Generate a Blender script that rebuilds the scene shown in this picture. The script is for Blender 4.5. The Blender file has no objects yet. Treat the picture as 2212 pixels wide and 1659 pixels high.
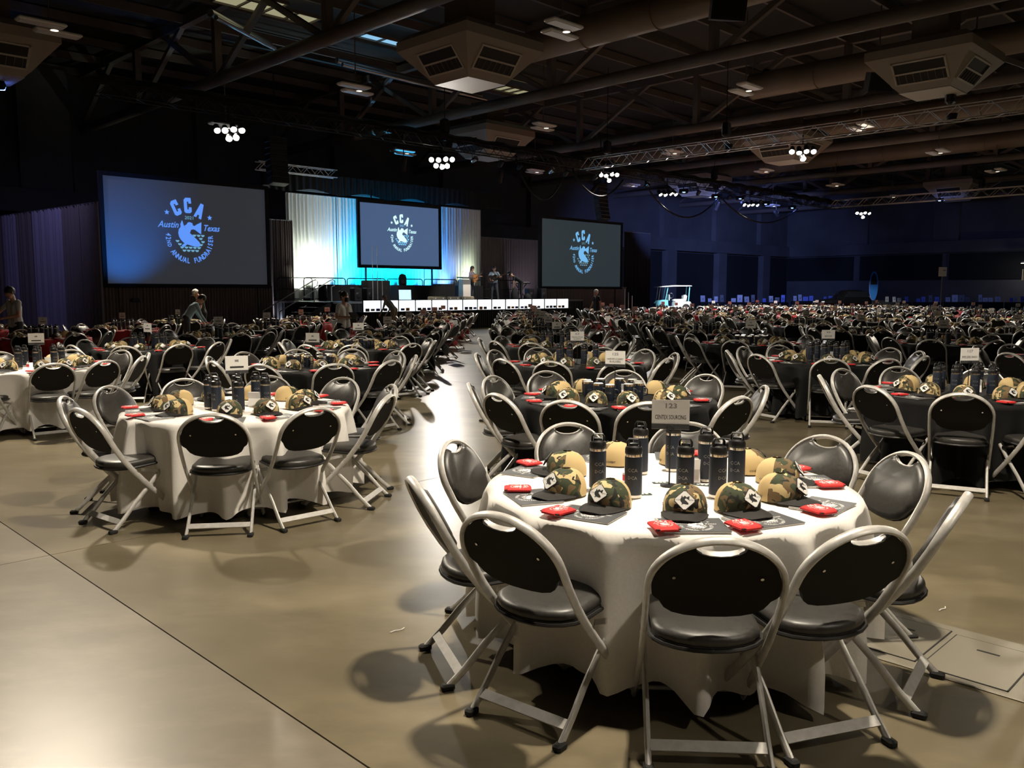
import bpy, bmesh, math, random
from mathutils import Vector, Matrix
sc = bpy.context.scene
C = sc.collection
PI = math.pi
R45 = PI / 4
S2 = math.sqrt(2.0)
rnd = random.Random(7)

# ------------------------------------------------------------------ camera, world, exposure
CAM_H = 1.74
PITCH = math.atan((1659 / 2 - 630) / 1839.0)
cd = bpy.data.cameras.new('camera')
cd.sensor_fit = 'HORIZONTAL'
cd.sensor_width = 36.0
cd.lens = 36.0 * 1839.0 / 2212.0
cd.clip_start = 0.05
cd.clip_end = 400
cam = bpy.data.objects.new('camera', cd)
C.objects.link(cam)
cam.location = (0, 0, CAM_H)
cam.rotation_euler = (PI / 2 - PITCH, 0, 0)
sc.camera = cam

w = bpy.data.worlds.new('world')
sc.world = w
w.use_nodes = True
w.node_tree.nodes['Background'].inputs[0].default_value = (0.55, 0.5, 0.42, 1)
w.node_tree.nodes['Background'].inputs[1].default_value = 0.012
sc.view_settings.view_transform = 'Standard'
sc.view_settings.look = 'None'
sc.view_settings.gamma = 1
sc.view_settings.use_curve_mapping = False
sc.view_settings.exposure = 0.35
LAMP = 1.45            # house scale of the par clusters


def uv(u, v, z=0.0):
    """room axes (u along the stage wall, v towards it) to world"""
    return Vector(((u - v) / S2, (u + v) / S2, z))


# ------------------------------------------------------------------ materials
MATS = {}


def mat(name, color, rough=0.5, metal=0.0, emit=None, emit_s=0.0, spec=None, alpha=1.0, coat=0.0):
    m = bpy.data.materials.new(name)
    m.use_nodes = True
    b = m.node_tree.nodes['Principled BSDF']
    b.inputs['Base Color'].default_value = (*color, 1)
    b.inputs['Roughness'].default_value = rough
    b.inputs['Metallic'].default_value = metal
    if spec is not None:
        b.inputs['Specular IOR Level'].default_value = spec
    if emit:
        b.inputs['Emission Color'].default_value = (*emit, 1)
        b.inputs['Emission Strength'].default_value = emit_s
    if coat:
        b.inputs['Coat Weight'].default_value = coat
    b.inputs['Alpha'].default_value = alpha
    MATS[name] = m
    return m


def nodes(m):
    nt = m.node_tree
    return nt, nt.nodes, nt.links, nt.nodes['Principled BSDF']


def vary(m, c1, c2, scale=8.0, detail=4.0, coords='Object', rough=None, bump=0.0, stretch=None):
    """noise between two colours, optional roughness range and bump"""
    nt, N, L, b = nodes(m)
    tc = N.new('ShaderNodeTexCoord')
    src = tc.outputs[coords]
    if stretch:
        mp = N.new('ShaderNodeMapping')
        mp.inputs['Scale'].default_value = stretch
        L.new(src, mp.inputs[0])
        src = mp.outputs[0]
    no = N.new('ShaderNodeTexNoise')
    no.inputs['Scale'].default_value = scale
    no.inputs['Detail'].default_value = detail
    L.new(src, no.inputs['Vector'])
    cr = N.new('ShaderNodeValToRGB')
    cr.color_ramp.elements[0].position = 0.33
    cr.color_ramp.elements[1].position = 0.68
    cr.color_ramp.elements[0].color = (*c1, 1)
    cr.color_ramp.elements[1].color = (*c2, 1)
    L.new(no.outputs['Fac'], cr.inputs[0])
    L.new(cr.outputs[0], b.inputs['Base Color'])
    if rough:
        mr = N.new('ShaderNodeMapRange')
        mr.inputs['To Min'].default_value = rough[0]
        mr.inputs['To Max'].default_value = rough[1]
        L.new(no.outputs['Fac'], mr.inputs['Value'])
        L.new(mr.outputs[0], b.inputs['Roughness'])
    if bump:
        bp = N.new('ShaderNodeBump')
        bp.inputs['Strength'].default_value = bump
        L.new(no.outputs['Fac'], bp.inputs['Height'])
        L.new(bp.outputs[0], b.inputs['Normal'])
    return m


def concrete(name, c1, c2, rlo, rhi):
    m = mat(name, c1, 0.3)
    nt, N, L, b = nodes(m)
    g = N.new('ShaderNodeNewGeometry')
    n1 = N.new('ShaderNodeTexNoise')
    n1.inputs['Scale'].default_value = 0.35
    n1.inputs['Detail'].default_value = 4
    n1.inputs['Roughness'].default_value = 0.6
    n2 = N.new('ShaderNodeTexNoise')
    n2.inputs['Scale'].default_value = 3.2
    n2.inputs['Detail'].default_value = 5
    for n in (n1, n2):
        L.new(g.outputs['Position'], n.inputs['Vector'])
    mx = N.new('ShaderNodeMath')
    mx.operation = 'MULTIPLY_ADD'
    mx.inputs[1].default_value = 0.45
    L.new(n2.outputs['Fac'], mx.inputs[0])
    m2 = N.new('ShaderNodeMath')
    m2.operation = 'MULTIPLY'
    m2.inputs[1].default_value = 0.55
    L.new(n1.outputs['Fac'], m2.inputs[0])
    L.new(m2.outputs[0], mx.inputs[2])
    cr = N.new('ShaderNodeValToRGB')
    cr.color_ramp.elements[0].position = 0.25
    cr.color_ramp.elements[1].position = 0.75
    cr.color_ramp.elements[0].color = (*c1, 1)
    cr.color_ramp.elements[1].color = (*c2, 1)
    L.new(mx.outputs[0], cr.inputs[0])
    n3 = N.new('ShaderNodeTexNoise')
    n3.inputs['Scale'].default_value = 1.1
    n3.inputs['Detail'].default_value = 7
    n3.inputs['Roughness'].default_value = 0.62
    mp = N.new('ShaderNodeMapping')
    mp.inputs['Rotation'].default_value = (0, 0, 0.9)
    mp.inputs['Scale'].default_value = (0.7, 1.5, 1.0)
    L.new(g.outputs['Position'], mp.inputs[0])
    L.new(mp.outputs[0], n3.inputs['Vector'])
    sf = N.new('ShaderNodeMapRange')
    sf.inputs['From Min'].default_value = 0.47
    sf.inputs['From Max'].default_value = 0.72
    sf.inputs['To Max'].default_value = 0.75
    L.new(n3.outputs['Fac'], sf.inputs['Value'])
    sm = N.new('ShaderNodeMix')
    sm.data_type = 'RGBA'
    L.new(sf.outputs[0], sm.inputs[0])
    L.new(cr.outputs[0], sm.inputs[6])
    sm.inputs[7].default_value = (c2[0] * 1.5, c2[1] * 1.5, c2[2] * 1.52, 1)
    L.new(sm.outputs[2], b.inputs['Base Color'])
    mr = N.new('ShaderNodeMapRange')
    mr.inputs['From Min'].default_value = 0.3
    mr.inputs['From Max'].default_value = 0.7
    mr.inputs['To Min'].default_value = rlo
    mr.inputs['To Max'].default_value = rhi
    L.new(n2.outputs['Fac'], mr.inputs['Value'])
    b.inputs['Roughness'].default_value = (rlo + rhi) / 2
    return m


concrete('concrete', (0.108, 0.088, 0.052), (0.172, 0.144, 0.092), 0.27, 0.33)
concrete('concrete_pale', (0.118, 0.098, 0.068), (0.185, 0.158, 0.115), 0.30, 0.37)
mat('joint', (0.05, 0.042, 0.03), 0.8)
vary(mat('wall', (0.10, 0.09, 0.085), 0.8), (0.095, 0.088, 0.085), (0.13, 0.12, 0.115), 0.4)
mat('wall_panel', (0.014, 0.014, 0.013), 0.9)
mat('roof', (0.045, 0.04, 0.034), 0.9)
vary(mat('steel_paint', (0.13, 0.105, 0.085), 0.6), (0.12, 0.095, 0.075), (0.17, 0.14, 0.115), 0.6)
vary(mat('duct', (0.22, 0.165, 0.11), 0.5, 0.1), (0.2, 0.15, 0.1), (0.26, 0.2, 0.135), 0.5)
mat('diffuser', (0.36, 0.31, 0.25), 0.6)
mat('diffuser_light', (0.55, 0.5, 0.42), 0.6)
mat('grille', (0.02, 0.018, 0.016), 0.7)
mat('aluminium', (0.55, 0.55, 0.55), 0.32, 0.9)
mat('fixture_white', (0.85, 0.82, 0.77), 0.5)
mat('fixture_lens', (0.8, 0.77, 0.72), 0.35)
mat('black_metal', (0.012, 0.012, 0.013), 0.45, 0.3)
mat('black_matte', (0.008, 0.008, 0.009), 0.9)
mat('black_plastic', (0.010, 0.010, 0.011), 0.38)
mat('rubber', (0.012, 0.012, 0.012), 0.85)
vary(mat('frame_grey', (0.5, 0.49, 0.47), 0.36, 0.25), (0.50, 0.485, 0.46), (0.62, 0.605, 0.58), 30.0, rough=(0.3, 0.48))
vary(mat('vinyl', (0.012, 0.011, 0.011), 0.34), (0.026, 0.0245, 0.0225), (0.042, 0.039, 0.036), 60.0, rough=(0.36, 0.48), bump=0.03)
mat('back_panel', (0.0075, 0.0065, 0.006), 0.72, spec=0.25)
mat('pan', (0.013, 0.012, 0.012), 0.45)
mat('chrome', (0.7, 0.7, 0.7), 0.18, 1.0)
mat('steel', (0.62, 0.58, 0.52), 0.25, 1.0)
vary(mat('cloth_white', (0.80, 0.77, 0.73), 0.85), (0.78, 0.75, 0.71), (0.83, 0.805, 0.77), 90.0, bump=0.02)
vary(mat('cloth_black', (0.011, 0.011, 0.012), 0.8, spec=0.3), (0.0055, 0.0055, 0.006), (0.008, 0.008, 0.0085), 90.0, bump=0.02)
vary(mat('cloth_red', (0.40, 0.015, 0.018), 0.8), (0.36, 0.012, 0.015), (0.45, 0.02, 0.022), 60.0)
mat('table_top', (0.3, 0.22, 0.13), 0.5)
mat('tan_mesh', (0.58, 0.43, 0.21), 0.9)
mat('brim', (0.014, 0.0125, 0.012), 0.8)
mat('patch_white', (0.78, 0.77, 0.74), 0.6)
mat('ink', (0.012, 0.012, 0.012), 0.7)
mat('ink_grey', (0.22, 0.22, 0.23), 0.7)
mat('white_print', (0.78, 0.78, 0.76), 0.6)
mat('navy', (0.0105, 0.0165, 0.032), 0.48)
mat('bottle_text', (0.34, 0.34, 0.33), 0.35, 0.7)
mat('cover', (0.088, 0.093, 0.10), 0.5)
mat('paper', (0.72, 0.70, 0.66), 0.7)
vary(mat('red_foam', (0.62, 0.022, 0.022), 0.75), (0.58, 0.018, 0.02), (0.68, 0.03, 0.028), 300.0)
mat('card_white', (0.80, 0.79, 0.77), 0.6)
mat('card_band', (0.045, 0.047, 0.05), 0.5)
mat('clear_plastic', (0.75, 0.74, 0.72), 0.25)
mat('red_label', (0.62, 0.02, 0.03), 0.5)
mat('card_green', (0.04, 0.06, 0.055), 0.5)
mat('drape_white', (0.72, 0.72, 0.70), 0.85)
mat('drape_black', (0.010, 0.010, 0.011), 0.9)
mat('drape_brown', (0.20, 0.165, 0.155), 0.9)
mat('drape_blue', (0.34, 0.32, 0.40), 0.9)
mat('deck', (0.05, 0.05, 0.055), 0.4)
mat('skin', (0.50, 0.27, 0.18), 0.55)
mat('hair_dark', (0.012, 0.009, 0.007), 0.6)
mat('hair_white', (0.62, 0.60, 0.57), 0.6)
mat('hair_grey', (0.30, 0.28, 0.26), 0.6)
mat('denim', (0.035, 0.04, 0.055), 0.85)
mat('trouser_black', (0.012, 0.012, 0.014), 0.85)
mat('khaki', (0.32, 0.26, 0.17), 0.85)
mat('shirt_white', (0.58, 0.57, 0.54), 0.85)
mat('shirt_blue', (0.45, 0.56, 0.66), 0.85)
mat('shirt_teal', (0.32, 0.46, 0.52), 0.85)
mat('shirt_violet', (0.20, 0.18, 0.24), 0.85)
mat('shirt_olive', (0.28, 0.30, 0.23), 0.85)
mat('shirt_grey', (0.42, 0.41, 0.38), 0.85)
mat('shirt_dark', (0.05, 0.05, 0.05), 0.85)
mat('shirt_black', (0.012, 0.012, 0.013), 0.85)
mat('shoe', (0.015, 0.013, 0.012), 0.5)
mat('eye', (0.01, 0.01, 0.01), 0.3)
mat('lips', (0.36, 0.13, 0.10), 0.5)
mat('mask', (0.01, 0.01, 0.01), 0.8)
mat('guitar_top', (0.62, 0.24, 0.06), 0.3)
mat('guitar_dark', (0.02, 0.015, 0.015), 0.25)
mat('wood_neck', (0.16, 0.09, 0.05), 0.5)
mat('podium', (0.86, 0.80, 0.72), 0.5)
mat('blue_print', (0.06, 0.07, 0.3), 0.5)
mat('tan_case', (0.42, 0.34, 0.22), 0.7)
mat('cart_white', (0.85, 0.85, 0.85), 0.3)
mat('cart_cyan', (0.18, 0.55, 0.68), 0.25, coat=0.6)
mat('tyre', (0.012, 0.012, 0.012), 0.8)
mat('car_black', (0.006, 0.006, 0.007), 0.08, coat=1.0)
mat('car_glass', (0.01, 0.012, 0.015), 0.03)
mat('board_blue', (0.04, 0.22, 0.62), 0.4)
mat('item_blue', (0.18, 0.26, 0.75), 0.6)
mat('item_white', (0.7, 0.7, 0.74), 0.6)
mat('plate_steel', (0.27, 0.245, 0.19), 0.42, 0.4)


def emis(name, c, s):
    m = bpy.data.materials.new(name)
    m.use_nodes = True
    b = m.node_tree.nodes['Principled BSDF']
    b.inputs['Base Color'].default_value = (0.02, 0.02, 0.02, 1)
    b.inputs['Emission Color'].default_value = (*c, 1)
    b.inputs['Emission Strength'].default_value = s
    MATS[name] = m
    return m


emis('lamp_white', (1.0, 0.93, 0.80), 60.0)
emis('lamp_blue', (0.08, 0.18, 1.0), 22.0)
emis('sensor_lit', (1.0, 0.88, 0.68), 2.2)
emis('daylight', (0.28, 0.58, 0.85), 0.75)
emis('daylight_warm', (0.62, 0.58, 0.34), 0.4)
emis('case_lit', (0.93, 0.97, 1.0), 1.5)
emis('laptop', (0.45, 0.7, 1.0), 1.2)
emis('wall_lamp', (1.0, 0.95, 0.8), 3.0)


def screen_mat(name, col, s, dif):
    m = mat(name, dif, 0.8, emit=col, emit_s=s, spec=0.1)
    return m


screen_mat('screen_side', (0.0135, 0.0165, 0.0225), 1.0, (0.22, 0.22, 0.22))
screen_mat('screen_mid', (0.045, 0.082, 0.165), 1.0, (0.1, 0.1, 0.1))
screen_mat('screen_right', (0.0155, 0.024, 0.029), 1.0, (0.08, 0.08, 0.08))
emis('logo_bright_side', (0.09, 0.24, 0.75), 1.0)
emis('logo_dim_side', (0.12, 0.30, 0.46), 1.0)
emis('logo_bright_mid', (0.62, 0.96, 1.0), 1.0)
emis('logo_dim_mid', (0.20, 0.55, 0.85), 1.0)
emis('logo_bright_right', (0.14, 0.38, 0.66), 1.0)
emis('logo_dim_right', (0.11, 0.22, 0.27), 1.0)


def camo(name):
    m = mat(name, (0.3, 0.25, 0.15), 0.85)
    nt, N, L, b = nodes(m)
    tc = N.new('ShaderNodeTexCoord')
    oi = N.new('ShaderNodeObjectInfo')
    ad = N.new('ShaderNodeVectorMath')
    ad.operation = 'MULTIPLY_ADD'
    cb = N.new('ShaderNodeCombineXYZ')
    for i in range(3):
        L.new(oi.outputs['Random'], cb.inputs[i])
    ad.inputs[1].default_value = (9, 5, 7)
    L.new(cb.outputs[0], ad.inputs[0])
    L.new(tc.outputs['Object'], ad.inputs[2])
    cols = [((0.60, 0.47, 0.24), None, None), ((0.042, 0.055, 0.026), 15.0, 0.455),
            ((0.16, 0.105, 0.05), 18.0, 0.545), ((0.016, 0.016, 0.012), 22.0, 0.62)]
    prev = None
    for i, (c, s, th) in enumerate(cols):
        if i == 0:
            prev = N.new('ShaderNodeRGB')
            prev.outputs[0].default_value = (*c, 1)
            prev = prev.outputs[0]
            continue
        no = N.new('ShaderNodeTexNoise')
        no.inputs['Scale'].default_value = s
        no.inputs['Detail'].default_value = 1.5
        no.inputs['Distortion'].default_value = 0.6
        of = N.new('ShaderNodeVectorMath')
        of.inputs[1].default_value = (i * 3.1, i * 1.7, i * 2.3)
        L.new(ad.outputs[0], of.inputs[0])
        L.new(of.outputs[0], no.inputs['Vector'])
        gt = N.new('ShaderNodeMath')
        gt.operation = 'GREATER_THAN'
        gt.inputs[1].default_value = th
        L.new(no.outputs['Fac'], gt.inputs[0])
        mx = N.new('ShaderNodeMix')
        mx.data_type = 'RGBA'
        L.new(gt.outputs[0], mx.inputs[0])
        L.new(prev, mx.inputs[6])
        mx.inputs[7].default_value = (*c, 1)
        prev = mx.outputs[2]
    L.new(prev, b.inputs['Base Color'])
    return m


camo('camo')


# ------------------------------------------------------------------ mesh helpers
class MB:
    def __init__(s):
        s.v = []
        s.f = []
        s.m = []
        s.mi = 0

    def add(s, vs, fs):
        o = len(s.v)
        s.v += [tuple(p) for p in vs]
        for f in fs:
            s.f.append(tuple(i + o for i in f))
            s.m.append(s.mi)

    def mesh(s, M, vs, fs):
        s.add([M @ Vector(p) for p in vs], fs)

    def box(s, c, d, M=None, bev=0.0):
        x, y, z = d[0] / 2, d[1] / 2, d[2] / 2
        if bev > 0:
            bb = min(bev, x * .95, y * .95, z * .95)
            vs, fs = [], []
            # rounded in plan (x,y) and chamfered top and bottom
            ring = []
            for sx, sy in ((1, 1), (-1, 1), (-1, -1), (1, -1)):
                if sx * sy > 0:
                    ring += [(sx * x, sy * (y - bb)), (sx * (x - bb), sy * y)]
                else:
                    ring += [(sx * (x - bb), sy * y), (sx * x, sy * (y - bb))]
            k = (x - bb) / x
            l = (y - bb) / y
            lay = [(-z, 1), (-z + bb, 0), (z - bb, 0), (z, 1)]
            for zz, inn in lay:
                for px, py in ring:
                    vs.append((c[0] + px * (k if inn else 1), c[1] + py * (l if inn else 1), c[2] + zz))
            n = 8
            for a in range(3):
                for i in range(n):
                    j = (i + 1) % n
                    fs.append((a * n + i, a * n + j, (a + 1) * n + j, (a + 1) * n + i))
            fs.append(tuple(range(n - 1, -1, -1)))
            fs.append(tuple(range(3 * n, 4 * n)))
        else:
            vs = [(c[0] + a * x, c[1] + b * y, c[2] + e * z) for e in (-1, 1) for a, b in ((-1, -1), (1, -1), (1, 1), (-1, 1))]
            fs = [(3, 2, 1, 0), (4, 5, 6, 7), (0, 1, 5, 4), (1, 2, 6, 5), (2, 3, 7, 6), (3, 0, 4, 7)]
        if M is not None:
            vs = [M @ Vector(p) for p in vs]
        s.add(vs, fs)
        return s

    def beam(s, a, b, wd, ht, up=Vector((0, 0, 1))):
        a, b = Vector(a), Vector(b)
        t = (b - a).normalized()
        if abs(t.dot(up)) > 0.98:
            up = Vector((1, 0, 0))
        side = t.cross(up).normalized()
        u2 = side.cross(t).normalized()
        vs = []
        for p in (a, b):
            for i, j in ((-1, -1), (1, -1), (1, 1), (-1, 1)):
                vs.append(p + side * (i * wd / 2) + u2 * (j * ht / 2))
        s.add(vs, [(3, 2, 1, 0), (4, 5, 6, 7), (0, 1, 5, 4), (1, 2, 6, 5), (2, 3, 7, 6), (3, 0, 4, 7)])
        return s

    def tube(s, pts, r, n=8, closed=False, ra=None, hint=None, caps=True):
        """round (r) or oval (r in the hint x tangent direction, ra along hint) sweep; r may be a list"""
        pts = [Vector(p) for p in pts]
        k = len(pts)
        vs, fs = [], []
        prev = None
        for i, p in enumerate(pts):
            a = pts[i - 1] if (i > 0 or closed) else pts[i]
            b = pts[(i + 1) % k] if (i < k - 1 or closed) else pts[i]
            t = (b - a)
            t = t.normalized() if t.length > 1e-9 else Vector((0, 0, 1))
            if hint is not None:
                h = Vector(hint[i] if isinstance(hint, list) else hint)
            elif prev is not None:
                h = prev
            else:
                h = Vector((0, 0, 1)) if abs(t.z) < 0.9 else Vector((1, 0, 0))
            side = t.cross(h)
            side = side.normalized() if side.length > 1e-6 else t.orthogonal().normalized()
            nn = side.cross(t).normalized()
            prev = nn
            rr = r[i] if isinstance(r, (list, tuple)) else r
            rb = rr if ra is None else ra
            for q in range(n):
                an = 2 * PI * q / n
                vs.append(p + side * (rr * math.cos(an)) + nn * (rb * math.sin(an)))
        m = k if closed else k - 1
        for i in range(m):
            i2 = (i + 1) % k
            for q in range(n):
                q2 = (q + 1) % n
                fs.append((i * n + q, i * n + q2, i2 * n + q2, i2 * n + q))
        if not closed and caps:
            fs.append(tuple(range(n - 1, -1, -1)))
            fs.append(tuple((k - 1) * n + q for q in range(n)))
        s.add(vs, fs)
        return s

    def lathe(s, prof, n=20, c=(0, 0, 0), M=None, capb=True, capt=True, sx=1.0, sy=1.0):
        vs, fs = [], []
        for (r, z) in prof:
            for q in range(n):
                a = 2 * PI * q / n
                vs.append((c[0] + sx * r * math.cos(a), c[1] + sy * r * math.sin(a), c[2] + z))
        k = len(prof)
        for i in range(k - 1):
            for q in range(n):
                q2 = (q + 1) % n
                fs.append((i * n + q, i * n + q2, (i + 1) * n + q2, (i + 1) * n + q))
        if capb:
            fs.append(tuple(range(n - 1, -1, -1)))
        if capt:
            fs.append(tuple((k - 1) * n + q for q in range(n)))
        if M is not None:
            vs = [M @ Vector(p) for p in vs]
        s.add(vs, fs)
        return s

    def prism(s, out, z0, z1, M=None, bev=0.0):
        """outline in x,y extruded along z, optional inset chamfer on the z1 side"""
        n = len(out)
        cx = sum(p[0] for p in out) / n
        cy = sum(p[1] for p in out) / n
        lay = [(z0, 0.0), (z1 - bev if z1 > z0 else z1 + bev, 0.0)] if bev else [(z0, 0.0)]
        vs, fs = [], []
        if bev:
            rings = [(out, z0), (out, z1 - bev)]
            ins = []
            for i, p in enumerate(out):
                a, b = Vector(out[i - 1]), Vector(out[(i + 1) % n])
                t = (b - a)
                nn = Vector((-t.y, t.x)).normalized() if t.length > 1e-9 else Vector((0, 0))
                ins.append((p[0] + nn.x * bev, p[1] + nn.y * bev))
            rings.append((ins, z1))
        else:
            rings = [(out, z0), (out, z1)]
        for o, z in rings:
            vs += [(p[0], p[1], z) for p in o]
        for a in range(len(rings) - 1):
            for i in range(n):
                j = (i + 1) % n
                fs.append((a * n + i, a * n + j, (a + 1) * n + j, (a + 1) * n + i))
        fs.append(tuple(range(n - 1, -1, -1)))
        fs.append(tuple((len(rings) - 1) * n + i for i in range(n)))
        if M is not None:
            vs = [M @ Vector(p) for p in vs]
        s.add(vs, fs)
        return s

    def grid(s, fn, nu, nv, closed_u=False):
        vs, fs = [], []
        for j in range(nv + 1):
            for i in range(nu if closed_u else nu + 1):
                vs.append(fn(i / nu, j / nv))
        w_ = nu if closed_u else nu + 1
        for j in range(nv):
            for i in range(nu):
                i2 = (i + 1) % w_
                fs.append((j * w_ + i, j * w_ + i2, (j + 1) * w_ + i2, (j + 1) * w_ + i))
        s.add(vs, fs)
        return s

    def data(s, name, mats, smooth=False):
        me = bpy.data.meshes.new(name)
        me.from_pydata(s.v, [], s.f)
        if isinstance(mats, str):
            mats = [mats]
        for q in mats:
            me.materials.append(MATS[q])
        if len(mats) > 1:
            me.polygons.foreach_set('material_index', s.m)
        if smooth:
            me.polygons.foreach_set('use_smooth', [True] * len(me.polygons))
            if smooth != 'all':
                try:
                    me.set_sharp_from_angle(angle=math.radians(40))
                except Exception:
                    pass
        me.update()
        return me

    def build(s, name, mats, parent=None, smooth=False):
        return obj(name, s.data(name, mats, smooth), parent)


def obj(name, me, parent=None):
    o = bpy.data.objects.new(name, me)
    C.objects.link(o)
    if parent is not None:
        o.parent = parent
    return o


def tag(o, label=None, cat=None, group=None, kind=None):
    if label:
        n = len(label.split())
        if not 4 <= n <= 16:
            print('LABEL LENGTH', n, label)
        o['label'] = label
    if cat:
        o['category'] = cat
    if group:
        o['group'] = group
    if kind:
        o['kind'] = kind
    return o


def empty(name, loc=(0, 0, 0), rz=0.0):
    o = bpy.data.objects.new(name, None)
    C.objects.link(o)
    o.empty_display_size = 0.1
    o.location = loc
    o.rotation_euler = (0, 0, rz)
    return o


def thing(name, label, cat, loc=(0, 0, 0), rz=0.0, group=None):
    return tag(empty(name, loc, rz), label, cat, group)


KIDS = {}


def copy_tree(o, parent=None):
    c = o.copy()
    C.objects.link(c)
    c.parent = parent
    for ch in KIDS.get(o.name, []):
        copy_tree(ch, c)
    return c


def remember(o):
    """store the child tree of a prototype so that copies need no scene-wide search"""
    def walk(a):
        KIDS[a.name] = list(a.children)
        for ch in a.children:
            walk(ch)
    walk(o)
    return o


def struct(name, o):
    o.name = name
    o['kind'] = 'structure'
    return o


def T(x, y, z):
    return Matrix.Translation((x, y, z))


def RX(a):
    return Matrix.Rotation(a, 4, 'X')


def RY(a):
    return Matrix.Rotation(a, 4, 'Y')


def RZ(a):
    return Matrix.Rotation(a, 4, 'Z')


def spot(name, loc, target, watts, color, size_deg, blend, radius, parent=None):
    l = bpy.data.lights.new(name, 'SPOT')
    l.energy = watts
    l.color = color
    l.spot_size = math.radians(size_deg)
    l.spot_blend = blend
    l.shadow_soft_size = radius
    o = bpy.data.objects.new(name, l)
    C.objects.link(o)
    d = Vector(target) - Vector(loc)
    o.rotation_euler = d.to_track_quat('-Z', 'Y').to_euler()
    o.location = loc
    if parent is not None:
        bpy.context.view_layer.update()
        o.parent = parent
        o.matrix_parent_inverse = parent.matrix_world.inverted()
    return o


# ------------------------------------------------------------------ lettering and the emblem
TXT = {}


def text_geo(s, size=1.0, shear=0.0, bold=0.0, res=2, xs=1.0):
    key = (s, shear, bold, res)
    if key not in TXT:
        cu = bpy.data.curves.new('t', 'FONT')
        cu.body = s
        cu.size = 1.0
        cu.shear = shear
        cu.offset = bold
        cu.resolution_u = res
        cu.align_x = 'CENTER'
        cu.align_y = 'CENTER'
        cu.fill_mode = 'FRONT'
        o = bpy.data.objects.new('t', cu)
        C.objects.link(o)
        bpy.context.view_layer.update()
        me = o.evaluated_get(bpy.context.evaluated_depsgraph_get()).to_mesh()
        vs = [tuple(q.co) for q in me.vertices]
        fs = [tuple(p.vertices) for p in me.polygons]
        bpy.data.objects.remove(o)
        bpy.data.curves.remove(cu)
        TXT[key] = (vs, fs)
    vs, fs = TXT[key]
    return [(a * size * xs, b * size, 0) for a, b, c in vs], fs


def put_text(mb, s, M, size, width=None, **k):
    vs, fs = text_geo(s, size, **k)
    if width and vs:
        w_ = max(p[0] for p in vs) - min(p[0] for p in vs)
        f = width / w_
        vs = [(p[0] * f, p[1], p[2]) for p in vs]
    mb.mesh(M, vs, fs)


FISH = [(675, 580), (640, 660), (645, 710), (605, 760), (592, 830), (605, 900), (640, 960), (690, 1010), (712, 1025), (660, 1060),
        (655, 1080), (670, 1110), (715, 1085), (765, 1045), (850, 1070), (920, 1083), (1000, 1083), (1030, 1065), (1030, 1050),
        (1005, 1045), (1030, 1025), (1010, 990), (950, 930), (870, 860), (800, 800), (740, 730), (705, 670), (690, 610)]
TAIL = [(720, 685), (765, 660), (790, 620), (830, 610), (885, 630), (890, 665), (920, 685), (970, 650), (1070, 600), (1062, 720),
        (1055, 835), (1010, 810), (940, 760), (900, 745), (850, 760), (835, 800), (825, 825), (790, 790), (745, 735)]


def lp(p):
    return ((p[0] - 822) / 1000.0, (800 - p[1]) / 1000.0)


def inside(p, poly):
    c = False
    n = len(poly)
    for i in range(n):
        a, b = poly[i], poly[i - 1]
        if (a[1] > p[1]) != (b[1] > p[1]) and p[0] < (b[0] - a[0]) * (p[1] - a[1]) / (b[1] - a[1]) + a[0]:
            c = not c
    return c


def poly(mb, pts, z=0.0, M=None):
    vs = [(p[0], p[1], z) for p in pts]
    if M is not None:
        vs = [M @ Vector(q) for q in vs]
    mb.add(vs, [tuple(range(len(vs)))])


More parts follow.
